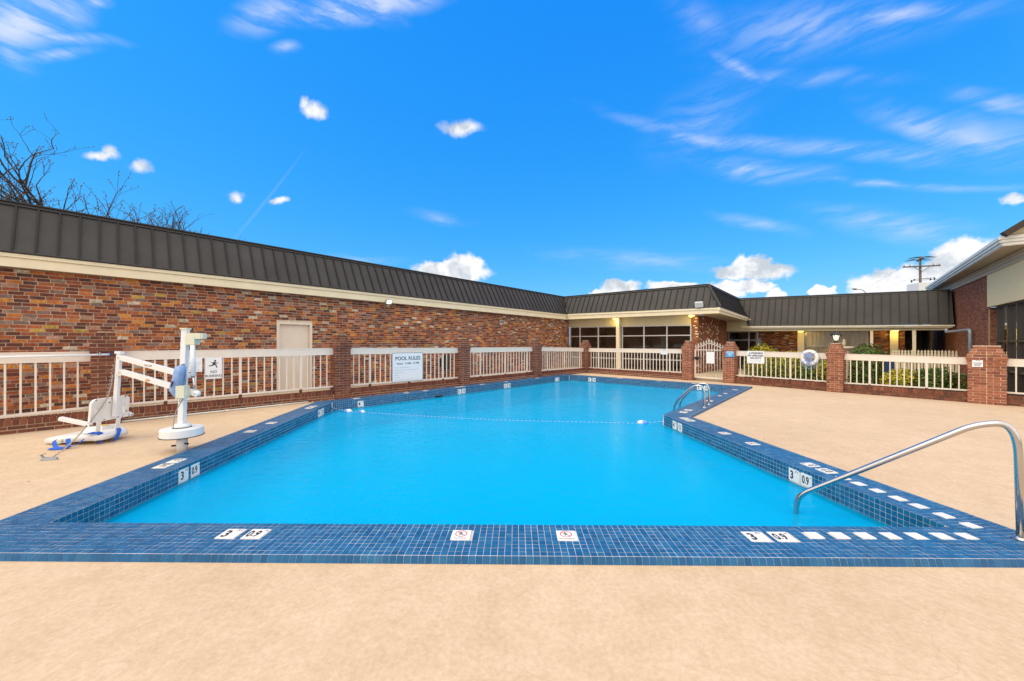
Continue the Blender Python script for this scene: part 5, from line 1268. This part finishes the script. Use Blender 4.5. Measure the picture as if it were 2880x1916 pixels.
o = thing('water_pipe', lo(pq[0], ZD), 'thin white plastic pipe running along the foot of the low wall behind the lift', 'pipe')
MB().tube([lo(p, ZD + .022) for p in pq], .017, 10).build('pipe', M['pvc'], o)
for p in pq[1:4]: MB().tube([lo(p - LD * .04, ZD + .022), lo(p + LD * .04, ZD + .022)], .022, 10).build('pipe_joint', M['pvc'], o)
lit = MB(); RL = random.Random(5)
for k in range(520):
    t = RL.uniform(-.9, 7.6); q = LP + LD * t + nL * (.12 + abs(RL.gauss(0, .05))); s_ = RL.uniform(.008, .022); an = RL.uniform(0, 6.28)
    ax = Vector((math.cos(an), math.sin(an), RL.uniform(-.3, .5))); lit.prism([lo(q, ZD + .004 + RL.uniform(0, .02)) + ax * x * s_ + ax.cross(Vector((0, 0, 1))) * y * s_ for x, y in ((-1, 0), (0, -.6), (1.1, 0), (0, .6))], (0, 0, .003), RL.random())
lit.build('fallen_leaves', M['litter'], kind='stuff')
deb = MB()
for k in range(15):
    q = Vector((RL.uniform(-3, 4), RL.uniform(1.2, 2.6), ZD + .003)) if k < 2 else Vector((RL.uniform(-6.5, 9), RL.uniform(3.9, 9), ZD + .003))
    s_ = RL.uniform(.004, .010); an = RL.uniform(0, 6.28); ax = Vector((math.cos(an), math.sin(an), 0)); deb.prism([q + ax * x * s_ + ax.cross(Vector((0, 0, 1))) * y * s_ for x, y in ((-1, 0), (0, -.5), (1.3, 0), (0, .5))], (0, 0, .004))
deb.build('deck_debris', M['wood'], kind='stuff')

# ------------------------------------------------------------------ pool ladder, entry rail, float line
def flange(p, r_=.05): return MB().lathe(Vector(p), [(r_, 0), (r_ * .95, .012), (r_ * .6, .022), (.026, .024)], 16)
ncd = Vector((.754, -.657, 0)); o = thing('pool_ladder', (4.5, 8.95, 0), 'pair of curved steel ladder rails on the deep end corner of the pool', 'pool ladder')
for x, y in ((4.41, 8.77), (4.74, 9.20)):
    p = Vector((x, y, 0)); q = p - ncd * .68
    pts = fillet([p, p + Vector((0, 0, .50)), p - ncd * .24 + Vector((0, 0, .50)), q + Vector((0, 0, .02)), q - Vector((0, 0, 1.0))], [.17, .16, .20], 8)
    MB().tube(pts, .0215, 14).build('rail', M['steel'], o); flange(p + Vector((0, 0, .001))).build('flange', M['steel'], o)
for z in (-.45, -.72, -.99):
    p, q = Vector((4.41, 8.77, z)) - ncd * .68, Vector((4.74, 9.20, z)) - ncd * .68; MB().bar(p, q, .08, .03).build('step', M['steel'], o)
e0, e1 = Vector((3.89, 2.92, 0)), Vector((2.81, 3.87, 0)); dv = e1 - e0
def EP(k, z): q = e0 + dv * k; return Vector((q.x, q.y, z))
o = thing('entry_handrail', (3.89, 2.92, 0), 'long curved steel handrail rising from the near right corner of the pool', 'handrail')
pts = fillet([EP(0, 0), EP(.012, .885), EP(.15, .855), EP(.955, -.025), EP(1.0, -.9)], [.26, .12, .11], 10)
MB().tube(pts, .0245, 18).build('rail', M['steel'], o); flange(EP(0, .001)).build('flange', M['steel'], o)
fl, fr_ = Vector((-4.40, 9.46, -.135)), Vector((3.12, 7.95, -.15))
o = thing('float_line', fl, 'rope of small floats strung across the pool between the shallow and deep ends', 'float rope')
rp = []
for k in range(61):
    t = k / 60; p = fl.lerp(fr_, t); p.z = max(ZW + .004, p.z - .5 * min(t, 1 - t) * 2.2); p.y += .05 * math.sin(t * 9) - .38 * math.sin(math.pi * t) * .5; rp.append(p)
MB().tube(rp, .0028, 6).build('rope', M['bluerope'], o)
bd = MB()
for k in range(84): t = (k + .5) / 84; i = min(59, int(t * 60)); p = rp[i].lerp(rp[i + 1], t * 60 - i); d = (rp[i + 1] - rp[i]).normalized(); bd.lathe(p - d * .012 + Vector((0, 0, .004)), [(.002, 0), (.0045, .006), (.0045, .024), (.002, .030)], 6, d)
bd.build('rope_beads', M['white'], o, kind='stuff')
for t, w in ((.055, 1), (.115, .75), (.957, 1)):
    i = int(t * 60); p = rp[i].copy(); p.z = ZW + .025; d = (rp[i + 1] - rp[i]).normalized(); d.z = 0; d.normalize()
    s_ = .78 * w; bo = MB().lathe(p - d * .14 * s_, [(.012, 0), (.06 * s_, .06 * s_), (.068 * s_, .14 * s_)], 14, d).lathe(p, [(.068 * s_, 0), (.06 * s_, .08 * s_), (.012, .14 * s_)], 14, d, m=1)
    bo.build('float', [M['plastic'], M['bluerope']] if t > .5 else [M['bluerope'], M['plastic']], o)
for p, d in ((fl, Vector((-1, .3, 0))), (fr_, Vector((1, -.1, 0)))): MB().tube([p, p + d * .06], .014, 8).build('anchor', M['steel'], o)
c = POOL[5] + (POOL[4] - POOL[5]).normalized() * 3.25; ed = (POOL[4] - POOL[5]).normalized(); MB().box(Vector((c.x, c.y, -.195)) + Vector((ed.y, -ed.x, 0)) * .01, (.13, .02, .035), ed).build('return_inlet', M['black'], bpy.data.objects['pool_coping'])

# ------------------------------------------------------------------ picket fence
def pickets():
    e = (Q1e - P2e).normalized(); n = Vector((e.y, -e.x, 0)); o_ = P2e + n * .06; t0 = on_line(2511, o_, e); t1 = 8.55
    f = thing('picket_fence', lo(o_ + e * (t0 + t1) / 2, -.42), 'cream picket fence under the porch roof end', 'fence'); k = 0
    hw = .037; prof = [(-hw, 0), (hw, 0), (hw, 1.43), (hw * .55, 1.465), (hw * 1.05, 1.50), (hw * .7, 1.545), (0, 1.585), (-hw * .7, 1.545), (-hw * 1.05, 1.50), (-hw * .55, 1.465), (-hw, 1.43)]
    me = MB().prism([Vector((x, -.009, z)) for x, z in prof], (0, .018, 0)).mesh('picket', M['cream']); ang = math.atan2(e.y, e.x); t = t0
    while t < t1: inst('picket', me, f, lo(o_ + e * t, -.42 + R.uniform(-.008, .006)), ang); t += .0985
    for z in (-.1, .85): MB().bar(lo(o_ + e * t0 - n * .03, z), lo(o_ + e * t1 - n * .03, z), .035, .08).build('fence_rail', M['cream'], f)
pickets()

# ------------------------------------------------------------------ shrubs
def leaves(mb, rng, pts, size, m=0):
    for c, nrm in pts:
        s_ = size * rng.uniform(.6, 1.3); ax = Vector((rng.gauss(0, 1), rng.gauss(0, 1), rng.gauss(0, .7))).normalized(); w = (nrm + Vector((rng.gauss(0, .6), rng.gauss(0, .6), rng.gauss(0, .6)))).normalized(); sd_ = ax.cross(w)
        if sd_.length < .05: continue
        sd_.normalize(); ax = w.cross(sd_)
        mb.add([c - ax * s_, c + sd_ * s_ * .45 + w * s_ * .12, c + ax * s_, c - sd_ * s_ * .45 + w * s_ * .12], [(0, 1, 2, 3)], rng.random(), m)
def shrub(u, Y, zb, zt, rx, ry, label, mats, gold_top, seed, n=1500, size=.042, boxy=2.5, name='shrub'):
    rng = random.Random(seed); x = (u - 1440) / F * Y; o = thing(name, (x, Y, zb), label, 'shrub'); cz, rz = (zb + zt) / 2 + .06, (zt - zb) / 2
    lum = [(Vector((rng.gauss(0, 1), rng.gauss(0, 1), rng.gauss(0, 1))).normalized(), rng.uniform(-.22, .16)) for _ in range(26)]
    pa, pb = [], []
    for k in range(int(n * 3.2)):
        d = Vector((rng.gauss(0, 1), rng.gauss(0, 1), rng.gauss(0, 1))).normalized(); q = (abs(d.x) ** boxy + abs(d.y) ** boxy + abs(d.z) ** boxy) ** (-1 / boxy)
        g = 1 + sum(a * max(0, d.dot(v) - .75) * 4 for v, a in lum); g *= rng.uniform(.72, 1.05) if rng.random() < .75 else rng.uniform(.3, .8)
        p = Vector((x + d.x * q * rx * g, Y + d.y * q * ry * g, max(zb + .02, cz + d.z * q * rz * g)))
        (pb if rng.random() < gold_top * max(0, min(1, .15 + 1.3 * ((p.z - zb) / (zt - zb) - .25))) else pa).append((p, d))
    mb = MB(); leaves(mb, rng, pa, size, 0); leaves(mb, rng, pb, size, 1); mb.build('foliage', mats, o, kind='stuff')
    st = MB()
    for k in range(7):
        an = rng.uniform(0, 6.28); t = Vector((x + math.cos(an) * rx * .6, Y + math.sin(an) * ry * .6, zt - rz * .7)); st.tube([(x + math.cos(an) * .05, Y + math.sin(an) * .05, zb), ((x + t.x) / 2, (Y + t.y) / 2, zb + rz * .6), t], [.014, .010, .004], 5)
    st.build('stem', M['bark'], o)
GG = [M['leaf_green'], M['leaf_gold']]
shrub(2150, 15.0, -.42, 1.22, .66, .6, 'tall shrub with yellow crown left of the life ring, behind the warning sign', GG, 1.0, 1, 2200)
shrub(2222, 14.4, -.42, .92, .60, .55, 'green and yellow shrub just left of the life ring', GG, .75, 2, 2000)
shrub(2277, 13.7, -.42, .62, .36, .3, 'small dark green shrub below the life ring', GG, .05, 3, 900)
shrub(2330, 13.3, -.42, .98, .42, .36, 'yellowish shrub half hidden behind the lantern pillar', GG, .8, 4, 1300)
shrub(2436, 13.2, -.42, 1.34, .46, .44, 'tall clipped dark green shrub with bronze top right of the lantern pillar', [M['leaf_green'], M['leaf_bronze']], .35, 5, 2600, boxy=4)
shrub(2530, 12.5, -.42, .56, .52, .40, 'low golden yellow shrub in front of the picket fence', GG, 1.3, 6, 1500)
shrub(2616, 12.1, -.42, .62, .48, .38, 'boxy dark green shrub in front of the picket fence', [M['leaf_green'], M['leaf_bronze']], .15, 7, 1800, boxy=5)
shrub(2704, 11.8, -.42, .52, .36, .3, 'reddish shrub beside the wide brick pillar', [M['leaf_green'], M['leaf_bronze']], .8, 8, 1100)
gc = MB(); rg = random.Random(9); pts = []
for i in (6, 7):
    a, b_ = PIL[i], PIL[i + 1]; d = (b_ - a).normalized(); n = Vector((-d.y, d.x, 0))
    for k in range(900): q = a + d * rg.uniform(.2, (b_ - a).length - .2) + n * rg.uniform(.22, .8); pts.append((lo(q, -.35 + rg.random() ** .6 * .50), Vector((0, 0, 1))))
leaves(gc, rg, pts, .035); gc.build('ground_cover', M['leaf_green'], kind='stuff')

# ------------------------------------------------------------------ bird bath and bin behind the railing
q = at(2383, 975, 14.4); o = thing('bird_bath', (q.x, q.y, -.42), 'pale stone bird bath with a small bird figure right of the lantern', 'bird bath')
MB().lathe((q.x, q.y, -.42), [(.16, 0), (.15, .06), (.06, .12), (.05, 1.0), (.06, 1.55), (.05, 1.6)], 14).build('pedestal', M['concrete'], o)
MB().lathe((q.x, q.y, -.42), [(.05, 1.60), (.14, 1.66), (.20, 1.72), (.20, 1.75), (.16, 1.70), (.001, 1.67)], 20).build('basin', M['cream'], o)
b = MB().lathe((q.x - .13, q.y, 1.33), [(.001, 0), (.05, .04), (.065, .10), (.05, .16), (.03, .20), (.038, .25), (.001, .29)], 10); b.bar((q.x - .10, q.y, 1.57), (q.x - .05, q.y, 1.555), .016); b.build('bird_figure', M['concrete'], o)
q = at(2497, 1030, 14.6); o = thing('utility_box', (q.x, q.y, -.42), 'dark blue utility box behind the railing near the picket fence', 'utility box')
MB().box((q.x, q.y, .2), (.17, .2, .62), D2, None).build('cabinet', M['navy'], o); MB().box((q.x, q.y, .835), (.19, .22, .02), D2, None).build('lid', M['navy'], o)

# ------------------------------------------------------------------ bare trees behind the brick building
def tree(x, y, h, spread, label, seed, lean=0., nb=7, buds=True, low=.35):
    rng = random.Random(seed); o = thing('bare_tree', (x, y, -.42), label, 'tree', 'bare trees behind the brick building'); tr, br, tw, bu = MB(), MB(), MB(), MB()
    def limb(p, d, L, r_, depth):
        pts = [p]; n_ = 5
        for k in range(n_):
            d = (d + Vector((rng.gauss(0, .13), rng.gauss(0, .13), rng.gauss(.05, .09)))).normalized(); pts.append(pts[-1] + d * (L / n_))
        mb = (tr, br, br, tw, tw)[min(depth, 4)]; mb.tube(pts, [max(.0050, r_ * (1 - .55 * k / n_)) for k in range(n_ + 1)], 7 if depth < 2 else 4, cap=False)
        if depth >= 4:
            if buds:
                for k in range(2): c = pts[-1 - k] + Vector((rng.gauss(0, .03), rng.gauss(0, .03), rng.gauss(0, .03))); bu.box(c, (.014, .010, .022))
            return
        kids = nb if depth == 0 else rng.randint(3, 5) if depth < 2 else rng.randint(3, 4)
        for k in range(kids):
            t = rng.uniform(low if depth == 0 else .3, 1.0) if k else 1.; i = min(n_ - 1, int(t * n_)); q = pts[i].lerp(pts[i + 1], t * n_ - i)
            an = rng.uniform(0, 6.28); sp_ = rng.uniform(.5, 1.0) * spread; nd = (d + Vector((math.cos(an) * sp_, math.sin(an) * sp_, rng.uniform(-.1, .35)))).normalized()
            limb(q, nd, L * rng.uniform(.48, .72), r_ * rng.uniform(.38, .52), depth + 1)
    limb(Vector((x, y, -.42)), Vector((lean, 0, 1)).normalized(), h * .48, h * .018, 0)
    zs = sorted(v.z for v in tw.v); kz = (h - .3) / (zs[int(len(zs) * .95)] + .42)    # most twigs end a little below the height h
    for m_ in (tr, br, tw, bu):
        for v in m_.v: zz = (v.z + .42) * kz - .42; v.x, v.y, v.z = x + (v.x - x) * kz, y + (v.y - y) * kz, zz if zz < h - 1.1 else h - 1.1 + (zz - h + 1.1) * .5
    tr.build('trunk', M['bark'], o); br.build('branch', M['bark'], o); tw.build('twigs', M['bark'], o, kind='stuff')
    if bu.v: bu.build('buds', M['bud'], o, kind='stuff')
tree(-22.1, 15.6, 8.9, .80, 'largest bare tree rising at the left edge above the roof', 11, .02, 9)
tree(-21.4, 19.5, 10.8, 1.0, 'middle bare tree whose fanned branches rise above the roof', 23, .0, 13)
tree(-24.6, 24.0, 10.5, .8, 'smallest bare tree, rightmost above the brick building roof', 31, .06, 9)

# ------------------------------------------------------------------ utility pole, street light, rooftop unit
def pole():
    Y = 46.; p = at(2588, 900, Y); zt = at(2588, 722, Y).z; o = thing('utility_pole', (p.x, p.y, -.42), 'wooden utility pole with crossarms and wires beyond the porch roof', 'utility pole')
    MB().tube([(p.x, p.y, -.42), (p.x + .02, p.y, 6), (p.x, p.y, zt)], [.17, .14, .11], 10).build('pole', M['wood'], o)
    dv_ = Vector((.95, -.30, 0)).normalized(); dx = Vector((.55, .83, 0)); c = Vector((p.x, p.y, at(2588, 750, Y).z))
    MB().bar(c - dv_ * 1.75 + Vector((0, -.15, 0)), c + dv_ * 1.75 + Vector((0, -.15, 0)), .12, .14).build('crossarm', M['wood'], o)
    c2 = Vector((p.x, p.y, zt - .35)); MB().bar(c2 - dx * 1.1, c2 + dx * 1.1, .14, .16).build('crossarm', M['wood'], o)
    st = MB()
    for s in (-1, 1): st.bar(c + dv_ * s * .8 - Vector((0, .2, .02)), c - Vector((0, .2, .65)), .05)
    st.build('brace', M['wood'], o); ins = MB()
    for s in (-1.65, -1.1, 1.1, 1.65): ins.lathe(c + dv_ * s + Vector((0, -.15, .07)), [(.05, 0), (.07, .05), (.04, .10), (.06, .16), (.01, .2)], 8)
    for s in (-1.0, -.4, .4, 1.0): ins.lathe(c2 + dx * s + Vector((0, 0, .08)), [(.05, 0), (.07, .05), (.04, .10), (.06, .16), (.01, .2)], 8)
    ins.build('insulator', M['grey'], o); w = MB()
    for s, z, L in ((-1.0, .15, 2.6), (-.4, .18, 2.2), (.4, .12, 2.4), (1.0, .10, 2.2)):
        for sg in (-1, 1): q = c2 + dx * s + Vector((0, 0, z)); w.tube([q, q + dv_ * sg * .5, q + dv_ * sg * 1.3 - Vector((0, 0, .10))], [.012, .045, .015], 5)
    for sg in (-1, 1): w.tube([Vector((p.x, p.y, c.z - 3.0)), Vector((p.x, p.y, c.z - 3.15)) + dv_ * sg * 3, Vector((p.x, p.y, c.z - 3.5 + (0 if sg < 0 else .6))) + dv_ * sg * 9], .018, 5)
    for s in (-1.65, 1.65): w.tube([c + dv_ * s + Vector((0, 0, .2)), c + dv_ * s + dx * 8 + Vector((0, 0, -.1)), c + dv_ * s + dx * 22], .010, 5)
    w.build('wire', M['black'], o); eq = MB()
    for s, z, hh in ((.9, -1.6, .22), (1.25, -1.55, .30), (1.6, -1.75, .34), (-.9, -1.75, .30), (-.65, -1.6, .2)): eq.box(c + dv_ * s + Vector((0, -.1, z)), (.06, .05, hh / 2), dv_ + Vector((0, 0, .3))); eq.tube([c + dv_ * s + Vector((0, -.1, z + hh / 2)), c + Vector((0, 0, z + .1))], .02, 5)
    eq.build('fuse_switch', M['black'], o)
    tf = MB()
    for z in (-3.55,): tf.lathe(Vector((p.x + .15, p.y - .35, c.z + z - .5)), [(.2, 0), (.24, .05), (.24, .7), (.2, .78)], 12)
    tf.build('transformer', M['galv'], o)
pole()
q = at(2591, 812, 26.); o = thing('rooftop_unit', (q.x, q.y, 3.7), 'pale metal rooftop unit on the porch roof in front of the utility pole', 'rooftop unit')
MB().box((q.x, q.y, 4.55), (.50, .5, .93), (1, -.2, 0), None).build('cabinet', M['white'], o); b = MB().tube([(q.x + .45, q.y - .4, 5.0), (q.x + .45, q.y - .4, 5.6)], .03, 6); b.bar((q.x + .2, q.y - .4, 5.22), (q.x + .75, q.y - .4, 5.22), .04); b.build('mast', M['black'], o)
MB().box((q.x, q.y, 3.62), (.45, .45, .06), (1, -.2, 0), None).build('curb', M['galv'], o)
Y = 62.; q = at(2434, 824, Y); o = thing('street_light', (q.x + .3, q.y, -.42), 'grey street light arm curving over the porch roof', 'street light')
a = at(2408, 814, Y); MB().tube(fillet([Vector((q.x + .3, q.y, -.42)), Vector((q.x + .3, q.y, q.z - .2)), at(2425, 814, Y), a], [2.0, .8], 6), .06, 8).build('pole', M['galv'], o)
b = MB().lathe(a + Vector((.15, 0, 0)), [(.05, 0), (.15, .15), (.18, .45), (.12, .75), (.01, .85)], 10, (-1, 0, .12)); b.build('lamp_head', M['grey'], o)

# ------------------------------------------------------------------ lettering becomes plain mesh
bpy.context.view_layer.update()
dg = bpy.context.evaluated_depsgraph_get()
for o in [x for x in S.objects if x.type == 'FONT']:
    me = bpy.data.meshes.new_from_object(o.evaluated_get(dg)); nm = o.name.split('.')[0]; c = bpy.data.objects.new(nm, me); COL.objects.link(c); c.parent = o.parent; c.matrix_local = o.matrix_local.copy()
    bpy.data.objects.remove(o)
